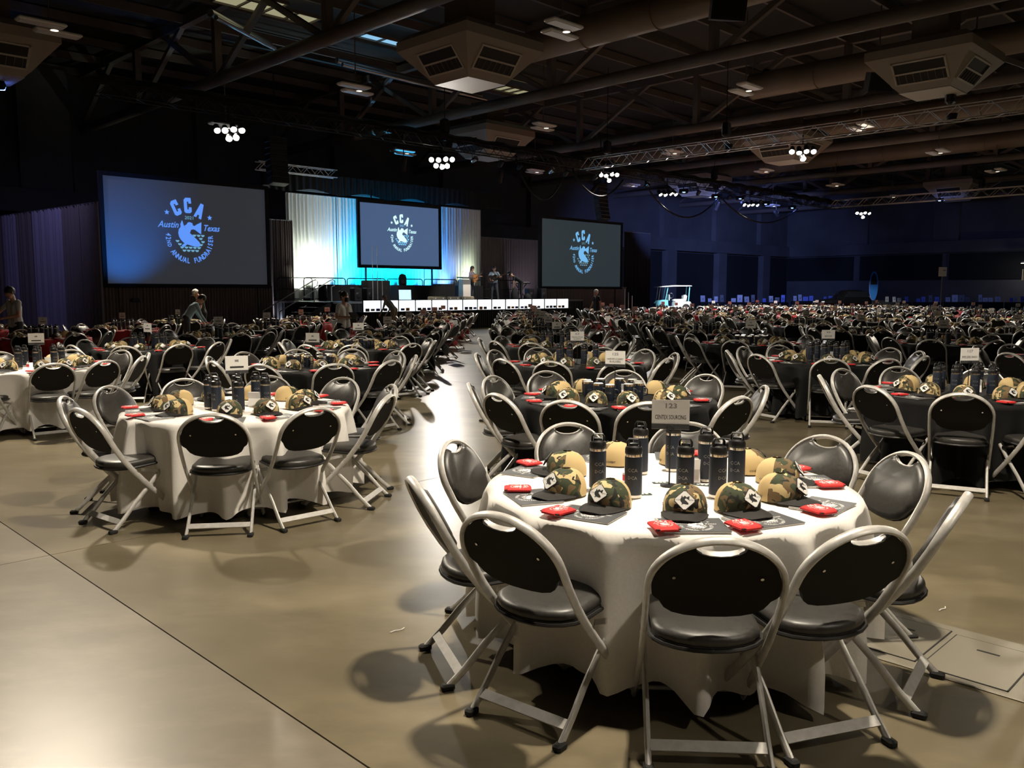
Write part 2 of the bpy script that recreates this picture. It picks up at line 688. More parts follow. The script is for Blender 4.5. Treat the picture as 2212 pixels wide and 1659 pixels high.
def emblem(mb, simple=False, res=2):
    """the round fundraiser emblem, about 1.25 wide, centred on 0,0; index 0 bright, index 1 dim"""
    mb.mi = 0
    Cb = [(-.5, .7), (-.25, .95), (.45, .95), (.5, .25), (.12, .25), (.12, .48), (-.08, .48), (-.08, -.48), (.12, -.48), (.12, -.22),
          (.5, -.22), (.5, -.75), (.3, -.95), (-.3, -.95), (-.5, -.75)]
    Ab = [(-.22, .95), (.22, .95), (.55, -.95), (.18, -.95), (.12, -.55), (-.12, -.55), (-.18, -.95), (-.55, -.95)]
    for outl, cx, cy, rot in ((Cb, 565, 350, 24), (Cb, 803, 290, 2), (Ab, 1045, 380, -22)):
        x, y = lp((cx, cy))
        poly(mb, outl, 0, T(x, y, 0) @ RZ(math.radians(rot)) @ Matrix.Diagonal((.15, .155, 1, 1)))
    for cx, cy in ((385, 445), (1245, 505)):
        x, y = lp((cx, cy))
        st = []
        for i in range(10):
            r = .055 if i % 2 == 0 else .024
            st.append((r * math.sin(PI * i / 5), r * math.cos(PI * i / 5)))
        poly(mb, st, 0, T(x, y, 0))
    poly(mb, [lp(p) for p in FISH])
    poly(mb, [lp(p) for p in TAIL])
    x, y = lp((400, 680))
    put_text(mb, 'Austin', T(x, y, 0), 0.17, width=.41, shear=.35, bold=.012, res=res)
    x, y = lp((1265, 715))
    put_text(mb, 'Texas', T(x, y, 0), 0.17, width=.33, shear=.35, bold=.012, res=res)
    txt = '42ND ANNUAL FUNDRAISER'
    n = len(txt)
    x0, y0 = lp((822, 937))
    for i, ch in enumerate(txt):
        if ch == ' ':
            continue
        a = math.radians(171 + (366 - 171) * i / (n - 1))
        M = T(x0 + .433 * math.cos(a), y0 + .433 * math.sin(a), 0) @ RZ(a + PI / 2)
        put_text(mb, ch, M, 0.142 if ch not in 'ND' or i > 5 else 0.11, bold=.02, res=res, xs=.72)
    mb.mi = 1
    x, y = lp((828, 530))
    put_text(mb, '2021', T(x, y, 0), 0.09, width=.17, res=res)
    if not simple:
        for row in range(7):
            yy = 850 + row * 60
            for k in range(-4, 5):
                xx = 830 + k * 86 + (43 if row % 2 else 0)
                if (xx - 830) ** 2 + (yy + 15 - 900) ** 2 > 318 ** 2 or not 530 < xx < 1130:
                    continue
                if any(inside((xx + dx, yy + dy), FISH) for dx, dy in ((0, 0), (30, 10), (-30, 10), (0, 38))):
                    continue
                sc_ = [(xx - 38, yy)] + [(xx - 38 * math.cos(PI * q / 5), yy + 40 * math.sin(PI * q / 5)) for q in range(1, 5)] + [(xx + 38, yy)]
                poly(mb, [lp(p) for p in sc_[::-1]])
    mb.mi = 0


def emblem_geo(simple=False, res=2):
    mb = MB()
    emblem(mb, simple, res)
    return mb


EMB = emblem_geo(False, 2)
EMB_S = emblem_geo(True, 1)


def put_emblem(mb, M, scale, geo=None):
    g = geo or EMB
    o = len(mb.v)
    for p in g.v:
        q = M @ Vector((p[0] * scale, p[1] * scale, 0))
        mb.v.append(tuple(q))
    for f, mi in zip(g.f, g.m):
        mb.f.append(tuple(i + o for i in f))
        mb.m.append(mi)

# ------------------------------------------------------------------ room shell (local axes u, v; rotated 45 degrees)
U0, U1, V0, V1, ZR = -30.0, 93.0, -30.0, 48.0, 13.2
fl = MB().box(((U0 + U1) / 2, (V0 + V1) / 2, -0.16), (U1 - U0 + 2, V1 - V0 + 2, 0.3)).build('floor', 'joint')
fl.rotation_euler.z = R45
struct('floor', fl)
us = [U0] + [1.72 + 9.14 * k for k in range(-3, 11) if U0 < 1.72 + 9.14 * k < U1] + [U1]
vs_ = [V0] + [6.06 + 9.14 * k for k in range(-3, 6) if V0 < 6.06 + 9.14 * k < V1] + [V1]
slabs = {}
for i in range(len(us) - 1):
    for j in range(len(vs_) - 1):
        du, dv = us[i + 1] - us[i] - 0.008, vs_[j + 1] - vs_[j] - 0.008
        pale = us[i + 1] < 1.8
        key = (round(du, 3), round(dv, 3), pale)
        if key not in slabs:
            slabs[key] = MB().box((0, 0, -0.02), (du, dv, 0.04)).data('slab', 'concrete_pale' if pale else 'concrete')
        o = obj('slab', slabs[key], fl)
        o.location = ((us[i] + us[i + 1]) / 2, (vs_[j] + vs_[j + 1]) / 2, 0)

cl = MB().box(((U0 + U1) / 2, (V0 + V1) / 2, ZR + 0.1), (U1 - U0 + 2, V1 - V0 + 2, 0.2)).build('ceiling', 'roof')
cl.rotation_euler.z = R45
struct('ceiling', cl)
jd = MB().box((0, 0, 0), (U1 - U0, 0.12, 0.35)).data('joist', 'steel_paint')
for k in range(26):
    o = obj('joist', jd, cl)
    o.location = ((U0 + U1) / 2, V0 + 1.5 + 3.05 * k, ZR - 0.25)


def wall(name, m, box):
    o = MB().box(*box).build(name, m)
    o.rotation_euler.z = R45
    return struct(name, o)


ws = wall('wall_stage', 'wall', (((U0 + U1) / 2, V1 + 0.2, ZR / 2), (U1 - U0 + 2, 0.4, ZR)))
wr = wall('wall_right', 'wall', ((U1 + 0.2, (V0 + V1) / 2, ZR / 2), (0.4, V1 - V0, ZR)))
wall('wall_left', 'wall', ((U0 - 0.2, (V0 + V1) / 2, ZR / 2), (0.4, V1 - V0, ZR)))
wall('wall_back', 'wall', (((U0 + U1) / 2, V0 - 0.2, ZR / 2), (U1 - U0 + 2, 0.4, ZR)))
MB().box(((U0 + U1) / 2, V1 - 0.35, 6.25), (U1 - U0, 0.7, 1.15)).build('ledge', 'wall', ws)
MB().box((U1 - 0.35, (V0 + V1) / 2, 6.25), (0.7, V1 - V0, 1.15)).build('ledge', 'wall', wr)
pil = MB().box((0, 0, 0), (1.5, 0.8, 5.7)).data('pilaster', 'wall')
pil2 = MB().box((0, 0, 0), (2.4, 0.5, 6.0)).data('upper_pier', 'wall')
pan = MB().box((0, 0, 0), (7.3, 0.12, 5.5)).data('dark_panel', 'wall_panel')
pan2 = MB().box((0, 0, 0), (0.12, 8.4, 2.6)).data('dark_panel', 'wall_panel')
for k in range(13):
    u = -22 + 9.1 * k
    o = obj('pilaster', pil, ws)
    o.location = (u, V1 - 0.3, 2.85)
    o = obj('upper_pier', pil2, ws)
    o.location = (u, V1 - 0.25, 9.85)
    o = obj('dark_panel', pan, ws)
    o.location = (u + 4.55, V1 - 0.08, 2.8)
for k in range(8):
    v = -24 + 9.1 * k
    o = obj('dark_panel', pan2, wr)
    o.location = (U1 - 0.08, v + 4.55, 4.25)
    o = obj('upper_pier', pil2, wr)
    o.location = (U1 - 0.25, v, 9.85)
    o.rotation_euler.z = PI / 2

# ------------------------------------------------------------------ roof girders, ducts
GIRD = [(16.4, 'nearest'), (27.4, 'second nearest'), (38.4, 'third nearest'), (49.2, 'fourth nearest'), (60.2, 'fifth nearest'), (71.2, 'sixth nearest'), (82.2, 'farthest')]
gb = MB().tube([(0, V0, 0), (0, V1, 0)], 0.24, 10).data('bottom_chord', 'steel_paint', True)
gt = MB().box((0, (V0 + V1) / 2, 0), (0.3, V1 - V0, 0.35)).data('top_chord', 'steel_paint')
gv = MB().box((0, 0, 0), (0.28, 0.28, 2.7)).data('post', 'steel_paint')
dl = math.hypot(4.9, 2.7)
gd = MB().beam((0, -2.45, -1.35), (0, 2.45, 1.35), 0.2, 0.2).data('diagonal', 'steel_paint')
for u, wd in GIRD:
    g = thing('roof_girder', 'brown steel roof girder crossing the dark ceiling, %s of seven' % wd, 'beam', uv(u, 0, 10.1), R45, 'roof girders')
    obj('bottom_chord', gb, g)
    o = obj('top_chord', gt, g)
    o.location.z = 2.75
    for k in range(9):
        v = -22 + 9.8 * k * 0.8
        if v > V1 - 3:
            break
        o = obj('post', gv, g)
        o.location = (0, v, 1.4)
        o = obj('diagonal', gd, g)
        o.location = (0, v + 2.6, 1.4)
        o = obj('diagonal', gd, g)
        o.location = (0, v + 5.2 + 0.1, 1.4)
        o.scale.z = -1
DUCT = [(24.3, 'nearest'), (36.0, 'second nearest'), (47.5, 'third nearest'), (59.0, 'farthest')]
for u, wd in DUCT:
    VE = 24.0 if u < 25 else (20.5 if u < 37 else V1 - 1)
    g = thing('air_duct', 'long tan round air duct under the roof, %s of four' % wd, 'duct', uv(u, 0, 11.0), R45, 'round air ducts')
    MB().tube([(0, V0 + 2, 0), (0, VE, 0)], 0.56, 24).build('pipe', 'duct', g, True)
    rg = MB().tube([(0.575 * math.cos(a * PI / 12), 0, 0.575 * math.sin(a * PI / 12)) for a in range(24)], 0.02, 5, True).data('joint_ring', 'duct', True)
    hg = MB().box((0, 0, 0), (0.05, 0.05, 1.6)).data('hanger', 'steel_paint')
    for k in range(24):
        if V0 + 4 + 3.1 * k > VE:
            break
        o = obj('joint_ring', rg, g)
        o.location.y = V0 + 4 + 3.1 * k
        if k % 3 == 0:
            o = obj('hanger', hg, g)
            o.location = (0, V0 + 4 + 3.1 * k, 1.35)

# ceiling air diffuser boxes
DIFF = [(8.2, 32.4, 'at the left edge above the blue lamp'), (20.0, 22.0, 'above the centre screen, largest in view'), (32.4, 11.4, 'high at the right above the truss'),
        (31.4, 33.2, 'above the brightest stage lamp'), (43.8, 22.8, 'behind the lamp cluster on the near truss'), (71.0, 23.0, 'far right above the far truss'), (54.6, 35.3, 'far off above the truss corner')]


def diffuser_proto():
    t = empty('air_diffuser')
    a, b, h = 1.75, 0.85, 1.05
    mb = MB()
    ring = lambda s, z: [(-s, -s, z), (s, -s, z), (s, s, z), (-s, s, z)]
    vs = ring(1.45, 0.55) + ring(a, 0.3) + ring(a, 0.0) + ring(b, -h)
    fs = []
    for k in range(3):
        for i in range(4):
            j = (i + 1) % 4
            fs.append((k * 4 + j, k * 4 + i, (k + 1) * 4 + i, (k + 1) * 4 + j))
    fs.append((0, 1, 2, 3))
    mb.add(vs, fs)
    mb.build('housing', 'diffuser', t)
    MB().box((0, 0, -h - 0.01), (2 * b, 2 * b, 0.04)).build('bottom_panel', 'diffuser_light', t)
    neck = MB().box((0, 0, 1.1), (1.2, 1.2, 1.3))
    neck.build('neck', 'duct', t)
    tilt = math.atan2(a - b, h)
    for k in range(4):
        M = RZ(k * PI / 2) @ T(0, -(a + b) / 2 - 0.02, -h / 2) @ RX(-(PI / 2 - 0) + 0) 
        M = RZ(k * PI / 2) @ T(0, -(a + b) / 2, -h / 2) @ RX(PI / 2 - tilt + 0.0)
        M = RZ(k * PI / 2) @ T(0, -(a + b) / 2, -h / 2) @ Matrix.Rotation(PI / 2 + tilt, 4, 'X')
        fr = MB()
        for sx in (-1, 1):
            fr.box((sx * 0.86, 0, 0.0), (0.07, 0.86, 0.06), M)
        for sy in (-1, 0, 1):
            fr.box((0, sy * 0.40, 0.0), (1.75, 0.06, 0.06), M)
        f = fr.build('grille_frame', 'diffuser_light', t)
        g = MB()
        g.box((0, 0, 0.005), (1.68, 0.8, 0.02), M)
        gg = g.build('grille', 'grille', t)
        sl = MB()
        for q in range(7):
            sl.box((-0.72 + q * 0.24, -0.2, 0.02), (0.02, 0.34, 0.02), M)
        sl.build('vane', 'steel_paint', gg)
    return remember(t)


dp = diffuser_proto()
for i, (u, v, wd) in enumerate(DIFF):
    o = dp if i == 0 else copy_tree(dp)
    o.location = uv(u, v, 9.75)
    o.rotation_euler.z = R45
    tag(o, 'tan square ceiling air diffuser with grilles, ' + wd, 'air diffuser', 'ceiling air diffusers')

# paired high-bay fixtures
FU = [8.4, 18.7, 28.8, 38.9, 48.7, 58.6, 68.7]
FV = [6.8, 16.7, 26.8, 36.9]


def fixture_proto():
    t = empty('highbay_fixture')
    for k, (dx, dy) in enumerate(((-0.32, -0.36), (0.32, 0.36))):
        h = MB().box((dx, dy, 0), (1.25, 0.42, 0.09), None, 0.03).build('housing', 'fixture_white', t)
        MB().box((dx, dy, -0.05), (1.12, 0.34, 0.02)).build('lens', 'fixture_lens', h)
    MB().box((0, 0, 0.06), (0.12, 0.75, 0.06)).build('bracket', 'steel_paint', t)
    s = MB().lathe([(0.06, 0.03), (0.11, -0.02), (0.12, -0.07)], 14, (0.1, -0.08, 0)).build('sensor', 'fixture_white', t, True)
    MB().lathe([(0.105, -0.071), (0.02, -0.085)], 14, (0.1, -0.08, 0)).build('lit_lens', 'sensor_lit', s)
    MB().box((0, 0, 1.4), (0.03, 0.03, 2.7)).build('hanger', 'steel_paint', t)
    return remember(t)


fp = fixture_proto()
MATS['sensor_lit'].cycles.emission_sampling = 'NONE'
WORD = ['first', 'second', 'third', 'fourth', 'fifth', 'sixth', 'seventh', 'eighth', 'ninth', 'tenth', 'eleventh', 'twelfth']
first = True
nfx = 0
for i, u in enumerate(FU):
    for j, v in enumerate(FV):
        p = uv(u, v)
        x = 1106 + 1839 * p.x / p.y
        if not -60 < x < 2290 or 630 - 1839 * 7.5 / p.y < -60:
            continue
        o = fp if first else copy_tree(fp)
        first = False
        o.location = uv(u, v, 9.12)
        o.rotation_euler.z = R45
        tag(o, 'twin white ceiling light fixture, %s row from camera, %s along from the right' % (WORD[i], WORD[j]), 'ceiling light', 'twin ceiling lights')

# roof-light windows glimpsed between the girders
for n, (px, py, col, ln, wd) in enumerate(((835, 108, 'daylight', 4.2, 0.7), (600, 48, 'daylight_warm', 4.0, 1.1), (1115, 212, 'daylight_warm', 2.6, 1.1), (560, 20, 'daylight_warm', 3.0, 0.5))):
    Y = (12.4 - CAM_H) * 1839 / (630 - py)
    X = (px - 1106) / 1839 * Y
    o = empty('window_%d' % (n + 1), (X, Y, 12.4), R45)
    o['kind'] = 'structure'
    fr = MB()
    fr.box((0, -wd / 2, 0), (ln, 0.06, 0.12))
    fr.box((0, wd / 2, 0), (ln, 0.06, 0.12))
    for k in range(5):
        fr.box((-ln / 2 + ln * k / 4, 0, 0), (0.06, wd, 0.12))
    fr.build('window_frame', 'steel_paint', o)
    pn = MB().box((0, 0, 0), (ln / 4 - 0.08, wd - 0.08, 0.02)).data('pane', col)
    for k in range(4):
        q = obj('pane', pn, o)
        q.location = (-ln / 2 + ln * (k + 0.5) / 4, 0, 0.02)
# long silver pipes beside the roof light
for n, (p0, p1, wd) in enumerate((((480, 55), (600, 118), 'shorter one at the left'), ((740, 150), (1040, 222), 'longer one above the screen'))):
    g = MB()
    ends = []
    for px, py in (p0, p1):
        Y = (11.6 - CAM_H) * 1839 / (630 - py)
        ends.append(Vector(((px - 1106) / 1839 * Y, Y, 11.6)))
    t = thing('roof_pipe_run', 'pair of silver pipes beside the roof light, ' + wd, 'pipe', ends[0], 0, 'silver roof pipes')
    for k in range(2):
        off = Vector((0.3 * k, -0.3 * k, -0.25 * k))
        MB().tube([off, ends[1] - ends[0] + off], 0.14 - 0.05 * k, 10).build('pipe', 'aluminium', t, True)


# ------------------------------------------------------------------ trusses
def truss(name, label, a, b, m, brace_parts=True, size=0.5, cat='truss'):
    """box truss from a to b (world)"""
    a, b = Vector(a), Vector(b)
    L = (b - a).length
    d = (b - a).normalized()
    rz = math.atan2(d.y, d.x)
    t = thing(name, label, cat, a, rz)
    h = size / 2
    ch = MB().tube([(0, 0, 0), (L, 0, 0)], 0.026, 8).data('chord', m, True)
    for sy in (-1, 1):
        for sz in (-1, 1):
            o = obj('chord', ch, t)
            o.location = (0, sy * h, sz * h)
    step = size * 1.05
    n = int(L / step)
    br = {}
    for pl in ('f', 't'):
        for s in (1, -1):
            if pl == 'f':
                br[pl, s] = MB().tube([(0, 0, -h * s), (step, 0, h * s)], 0.014, 6).data('brace', m, True)
            else:
                br[pl, s] = MB().tube([(0, -h * s, 0), (step, h * s, 0)], 0.014, 6).data('brace', m, True)
    if brace_parts:
        for k in range(n):
            s = 1 if k % 2 == 0 else -1
            for sy in (-1, 1):
                o = obj('brace', br['f', s], t)
                o.location = (k * step, sy * h, 0)
            o = obj('brace', br['t', s], t)
            o.location = (k * step, 0, -h)
    else:
        mb = MB()
        for k in range(n):
            s = 1 if k % 2 == 0 else -1
            for sy in (-1, 1):
                mb.tube([(k * step, sy * h, -h * s), ((k + 1) * step, sy * h, h * s)], 0.014, 5)
            mb.tube([(k * step, -h * s, -h), ((k + 1) * step, h * s, -h)], 0.014, 5)
        o = mb.build('bracing', m, t, True)
        o['kind'] = 'stuff'
    return t


truss('lighting_truss', 'long silver box truss running from stage side to upper right', uv(33, 28, 8.0), uv(33, -8, 8.0), 'aluminium')
truss('lighting_truss', 'far silver box truss above the blue-lit corner', uv(60.5, 28, 8.0), uv(60.5, -8, 8.0), 'aluminium')
truss('lighting_truss', 'silver box truss overhead carrying lamps for the white tables', uv(3.7, 26, 8.0), uv(3.7, -6, 8.0), 'aluminium', False)
truss('lighting_truss', 'short silver truss ending above the left stage drapes', uv(19.4, 35.5, 7.35), uv(23.5, 35.5, 7.35), 'aluminium', True, 0.35)
tf = truss('lighting_truss', 'black truss along the stage front carrying the bright lamps', uv(10, 28, 8.0), uv(62, 28, 8.0), 'black_metal', False)
# black cloth wrapped along the top of the front truss
bl = MB()
bl.grid(lambda a, b: (a * 52.0, 0.32 * math.cos(PI * b) + 0.0, 0.12 + 0.25 * math.sin(PI * b) + 0.03 * math.sin(a * 190 + b * 3)), 260, 6)
bl.build('black_sleeve', 'drape_black', tf, True)
for k, (u, v) in enumerate(((33, 20), (33, 11), (33, 2), (60.5, 18), (24, 28), (45, 28), (33, 26.5))):
    t = thing('chain_hoist', 'black chain motor on the truss, %s of seven from the left' % WORD[k], 'hoist', uv(u, v, 8.2), R45, 'chain motors on the trusses')
    MB().box((0, 0, 0.45), (0.42, 0.3, 0.62), None, 0.08).build('motor', 'black_metal', t)
    MB().tube([(0, 0, 0.7), (0, 0, 4.2)], 0.018, 6).build('chain', 'black_metal', t)
    MB().lathe([(0.14, -0.1), (0.2, 0.2)], 12, (0.2, 0, -0.35)).build('chain_bag', 'black_matte', t, True)


# ------------------------------------------------------------------ par-can lamp clusters
def par_cluster(label, u, v, z, target, watts, color=(1.0, 0.90, 0.74), cone=130, n=5, lens='lamp_white', radius=0.16, dim=False):
    p = uv(u, v, z)
    t = thing('par_lamp_cluster', label, 'stage lamp', p, 0, 'par lamp clusters')
    d = (Vector(target) - p).normalized()
    MB().tube([(0, 0, 0.1), (0, 0, max(0.15, 8.0 - z))], 0.025, 6).build('clamp_pole', 'black_metal', t)
    MB().tube([(-0.5, -0.0, 0.12), (0.5, 0.0, 0.12)], 0.025, 6).build('crossbar', 'black_metal', t)
    rr = random.Random(int(u * 10 + v * 100))
    spots_ = [(-0.42, 0), (-0.14, -0.02), (0.14, 0.03), (0.42, 0.0), (0.0, -0.27), (0.25, -0.26), (-0.25, -0.25)][:n]
    for k, (dx, dz) in enumerate(spots_):
        dd = (d + Vector((rr.uniform(-.18, .18), rr.uniform(-.18, .18), rr.uniform(-.1, .1)))).normalized()
        q = dd.to_track_quat('Z', 'Y').to_matrix().to_4x4()
        M = T(dx, 0, dz - 0.1) @ q
        c = MB().lathe([(0.05, -0.2), (0.09, -0.16), (0.105, 0.0), (0.11, 0.16)], 12, (0, 0, 0), M, True, False).build('can', 'black_metal', t, True)
        MB().lathe([(0.10, 0.13), (0.02, 0.135)], 12, (0, 0, 0), M, True, True).build('lens', lens, c)
    if watts:
        spot('par_light', p + Vector((0, 0, -0.45)), target, watts, color, cone, 0.7, radius, t)
    return t


for q in ('lamp_white', 'lamp_blue'):
    MATS[q].cycles.emission_sampling = 'NONE'
WARM = (1.0, 0.88, 0.70)
par_cluster('lamp cluster hanging overhead above the near white table 123', 4.0, 2.1, 7.5, (1.3, 4.6, 0), 2900 * LAMP, WARM)
par_cluster('lamp cluster hanging overhead left above the white left tables', 3.5, 12.8, 7.5, (-3.6, 8.2, 0), 3300 * LAMP, WARM)
par_cluster('added fill lamp cluster overhead behind the viewer on the near truss', 3.7, -5.0, 7.5, (2.0, 3.5, 0.5), 620 * LAMP, WARM, 100)  # weak fill added out of view for signs and cloth facing the camera
par_cluster('lit lamp cluster under the long silver truss at right', 33, 16.5, 7.5, uv(27, 12, 0), 3300 * LAMP, WARM)
par_cluster('lamp cluster under the long silver truss beyond the right edge', 33, 5.5, 7.5, uv(22, 3.5, 0), 2600 * LAMP, WARM)
par_cluster('brightest lamp cluster left of centre on the stage truss', 23.8, 28, 7.4, uv(17, 17, 0), 2100 * LAMP, (1.0, 0.93, 0.82), 120, 7)
par_cluster('lit lamp cluster on the left end of the stage truss', 14.3, 28, 7.4, uv(10, 20, 0), 3200 * LAMP, WARM, 125, 6)
par_cluster('lit lamp cluster right of centre near the hanging speakers', 35, 28, 7.85, uv(30, 20, 0), 3000 * LAMP, (1.0, 0.94, 0.84), 125, 5)
par_cluster('lit lamp cluster over the golf cart', 40.2, 28, 7.3, uv(40, 22, 0), 3600 * LAMP, (0.95, 0.97, 1.0), 125, 4)
par_cluster('small lit lamp cluster between two blue lamps', 49.2, 28, 7.35, uv(47, 20, 0), 3000 * LAMP, (1.0, 0.94, 0.86), 125, 4)
par_cluster('lit lamp cluster under the far silver truss', 60.5, 25.6, 7.4, uv(55, 20, 0), 2600 * LAMP, WARM, 125, 5)
par_cluster('lamp cluster under the far silver truss at the right edge', 60.5, 10.0, 7.4, uv(52, 9, 0), 2600 * LAMP, WARM, 125, 5)


def blue_lamp(label, p, target, watts, cone=38, n=1, col=(0.22, 0.32, 1.0)):
    t = thing('blue_wash_lamp', label, 'stage lamp', p, 0, 'blue wash lamps')
    d = (Vector(target) - Vector(p)).normalized()
    q = d.to_track_quat('Z', 'Y').to_matrix().to_4x4()
    MB().box((0, 0, -0.02), (0.5, 0.24, 0.24), q, 0.04).build('lamp_body', 'black_metal', t)
    MB().box((0, 0, 0.11), (0.44, 0.17, 0.015), q).build('lens', 'lamp_blue', t)
    MB().lathe([(0.16, -0.03), (0.17, 0.0)], 12, (0, 0, -0.04)).build('lit_underside', 'lamp_blue', t)
    MB().tube([(0, 0, 0.05), (0, 0, 0.5)], 0.025, 6).build('clamp', 'black_metal', t)
    if watts:
        spot('blue_light', Vector(p) + d * 0.25, target, watts, col, cone, 0.8, 0.12, t)


for k, (u, tu, z, tz, wt, lb) in enumerate(((41.8, 62, 7.4, 4.6, 2600, 'nearest the golf cart'), (45.2, 68, 7.4, 4.6, 2600, 'second from the golf cart'),
                                    (48.0, 76, 7.5, 4.6, 3000, 'just left of the small lit cluster'), (51.2, 84, 7.4, 4.4, 3600, 'just right of the small lit cluster'),
                                    (54.8, 90, 7.4, 4.4, 3600, 'farthest along the truss'))):
    blue_lamp('blue wash lamp on the stage truss, ' + lb, uv(u, 28, z), uv(tu, 47.9, tz), wt * 1.7)
blue_lamp('blue wash lamp on the far silver truss', uv(60.5, 20.5, 7.75), uv(92.9, 30, 4.0), 2600)
blue_lamp('blue wash lamp glowing at the upper left edge', (-17.0, 29.0, 8.5), (-18.5, 38.0, 1.5), 260, 90, 1, (0.45, 0.42, 1.0))


# added, unseen spotlights that brighten the stage, the golf cart and the black car
def added_stage_head(label, u, target, watts, color, cone):
    p = uv(u, 29.8, 7.2)
    t = thing('added_stage_spot', label, 'stage lamp', p, 0, 'added stage spotlights')
    d = (Vector(target) - p).normalized()
    q = d.to_track_quat('Z', 'Y').to_matrix().to_4x4()
    MB().lathe([(0.08, -0.32), (0.12, -0.25), (0.12, 0.1), (0.15, 0.28)], 14, (0, 0, 0), q, True, False).build('barrel', 'black_metal', t, True)
    MB().lathe([(0.14, 0.24), (0.02, 0.22)], 14, (0, 0, 0), q).build('lens', 'lamp_white', t)
    MB().tube([(-0.16, 0, 0), (-0.16, 0, 0.25), (0.16, 0, 0.25), (0.16, 0, 0)], 0.014, 6).build('yoke', 'black_metal', t)
    MB().tube([(0, 0, 0.25), (0, 0, 0.8)], 0.02, 6).build('clamp', 'black_metal', t)
    spot('added_stage_light', p + d * 0.35, target, watts, color, cone, 0.6, 0.12, t)


added_stage_head('added stage spotlight aimed at the podium and guitarists', 29.0, uv(30.3, 33.0, 1.8), 1250, (1.0, 0.93, 0.84), 42)
added_stage_head('added stage spotlight aimed at the right end of the stage', 36.0, uv(33.8, 33.4, 1.5), 1300, (1.0, 0.95, 0.9), 45)
added_stage_head('added stage spotlight aimed at the left of the stage', 23.2, uv(24.5, 33.0, 1.5), 900, (1.0, 0.95, 0.9), 50)
added_stage_head('added stage spotlight aimed at the golf cart', 48.4, (11.3, 60.0, 1.2), 7000, (0.96, 0.98, 1.0), 22)  # added because the cart came out dark
added_stage_head('added stage spotlight aimed at the black car', 56.0, (28.6, 74.0, 1.2), 9000, (0.96, 0.98, 1.0), 20)  # added to raise highlights on the glossy paint

# ------------------------------------------------------------------ folding chair
FP = [(-0.37, 0.857), (-0.335, 0.785), (-0.265, 0.64), (-0.20, 0.53), (-0.10, 0.40), (0.03, 0.26), (0.16, 0.125), (0.28, 0.012)]


def frame_len():
    L = [0.0]
    for a, b in zip(FP, FP[1:]):
        L.append(L[-1] + math.hypot(b[0] - a[0], b[1] - a[1]))
    return L


FL = frame_len()


def fpos(s):
    """point (y,z) and unit normal on the chair's side profile at arc length s from the top"""
    s = max(0.0, min(FL[-1], s))
    for i in range(len(FL) - 1):
        if s <= FL[i + 1]:
            break
    t = (s - FL[i]) / (FL[i + 1] - FL[i])
    a, b = FP[i], FP[i + 1]
    y, z = a[0] + (b[0] - a[0]) * t, a[1] + (b[1] - a[1]) * t
    # smoothed direction
    d = Vector((b[0] - a[0], b[1] - a[1])).normalized()
    return y, z, Vector((0, -d.y, d.x))


def fr3(x, s, off=0.0):
    y, z, n = fpos(s)
    return Vector((x, y, z)) + n * off


HW = 0.228


def back_outline(n=9):
    """backrest outline (x, s), clockwise from the handle notch; s measured down from the frame top"""
    pts = []
    # handle notch
    for k in range(7):
        a = PI * k / 6
        pts.append((0.085 * math.cos(PI - a) * -1, 0.0))
    pts = []
    top = 0.014
    E = lambda a, i: ((HW - i) * math.sin(a), 0.205 - (0.205 - i) * math.cos(a))
    a0 = 0.40
    for k in range(n + 1):
        a = a0 + (PI / 2 - a0) * k / n
        pts.append(E(a, 0.013))
    pts += [(0.213, 0.235), (0.205, 0.247), (0.188, 0.262), (0.180, 0.280), (0.168, 0.302), (0.140, 0.325), (0.095, 0.340), (0.045, 0.346), (0, 0.347)]
    left = [(-x, s) for x, s in pts[-2::-1]]
    pts += left
    x0, s0 = pts[0]
    # crescent hand hold between the two upper ends
    m = 8
    for k in range(1, m):
        a = PI * k / m
        pts.append((-x0 * math.cos(a), s0 + 0.036 * math.sin(a)))
    return pts


def curved_slab(mb, out, o0, o1, bev=0.0):
    n = len(out)
    rings = [(out, o0)]
    if bev:
        ins = []
        sg = 1
        for i, p in enumerate(out):
            a, b = Vector(out[i - 1]), Vector(out[(i + 1) % n])
            t = b - a
            nn = Vector((-t.y, t.x)).normalized() if t.length > 1e-9 else Vector((0, 0))
            ins.append((p[0] + nn.x * bev * sg, p[1] + nn.y * bev * sg))
        rings += [(out, o1 * 0.35 + o0 * 0.65), (ins, o1)]
    else:
        rings.append((out, o1))
    vs, fs = [], []
    for o, off in rings:
        vs += [fr3(p[0], p[1], off) for p in o]
    for a in range(len(rings) - 1):
        for i in range(n):
            j = (i + 1) % n
            fs.append((a * n + i, a * n + j, (a + 1) * n + j, (a + 1) * n + i))
    # triangulated caps via strips across x
    for ring, flip in ((0, True), (len(rings) - 1, False)):
        b = ring * n
        f = tuple(range(b, b + n))
        fs.append(f[::-1] if flip else f)
    mb.add(vs, fs)


def seat_outline(k=1.0, n=10):
    pts = []
    # rounded rear, wider front corners slightly rounded
    for i in range(n + 1):
        a = PI + PI * i / n
        pts.append((0.196 * k * math.cos(a), -0.10 + 0.135 * k * math.sin(a)))
    pts += [(0.192 * k, 0.05), (0.180 * k, 0.15 * k + .01), (0.160 * k, 0.195 * k), (0.12 * k, 0.215 * k), (-0.12 * k, 0.215 * k), (-0.160 * k, 0.195 * k), (-0.180 * k, 0.15 * k + .01), (-0.192 * k, 0.05)]
    return pts


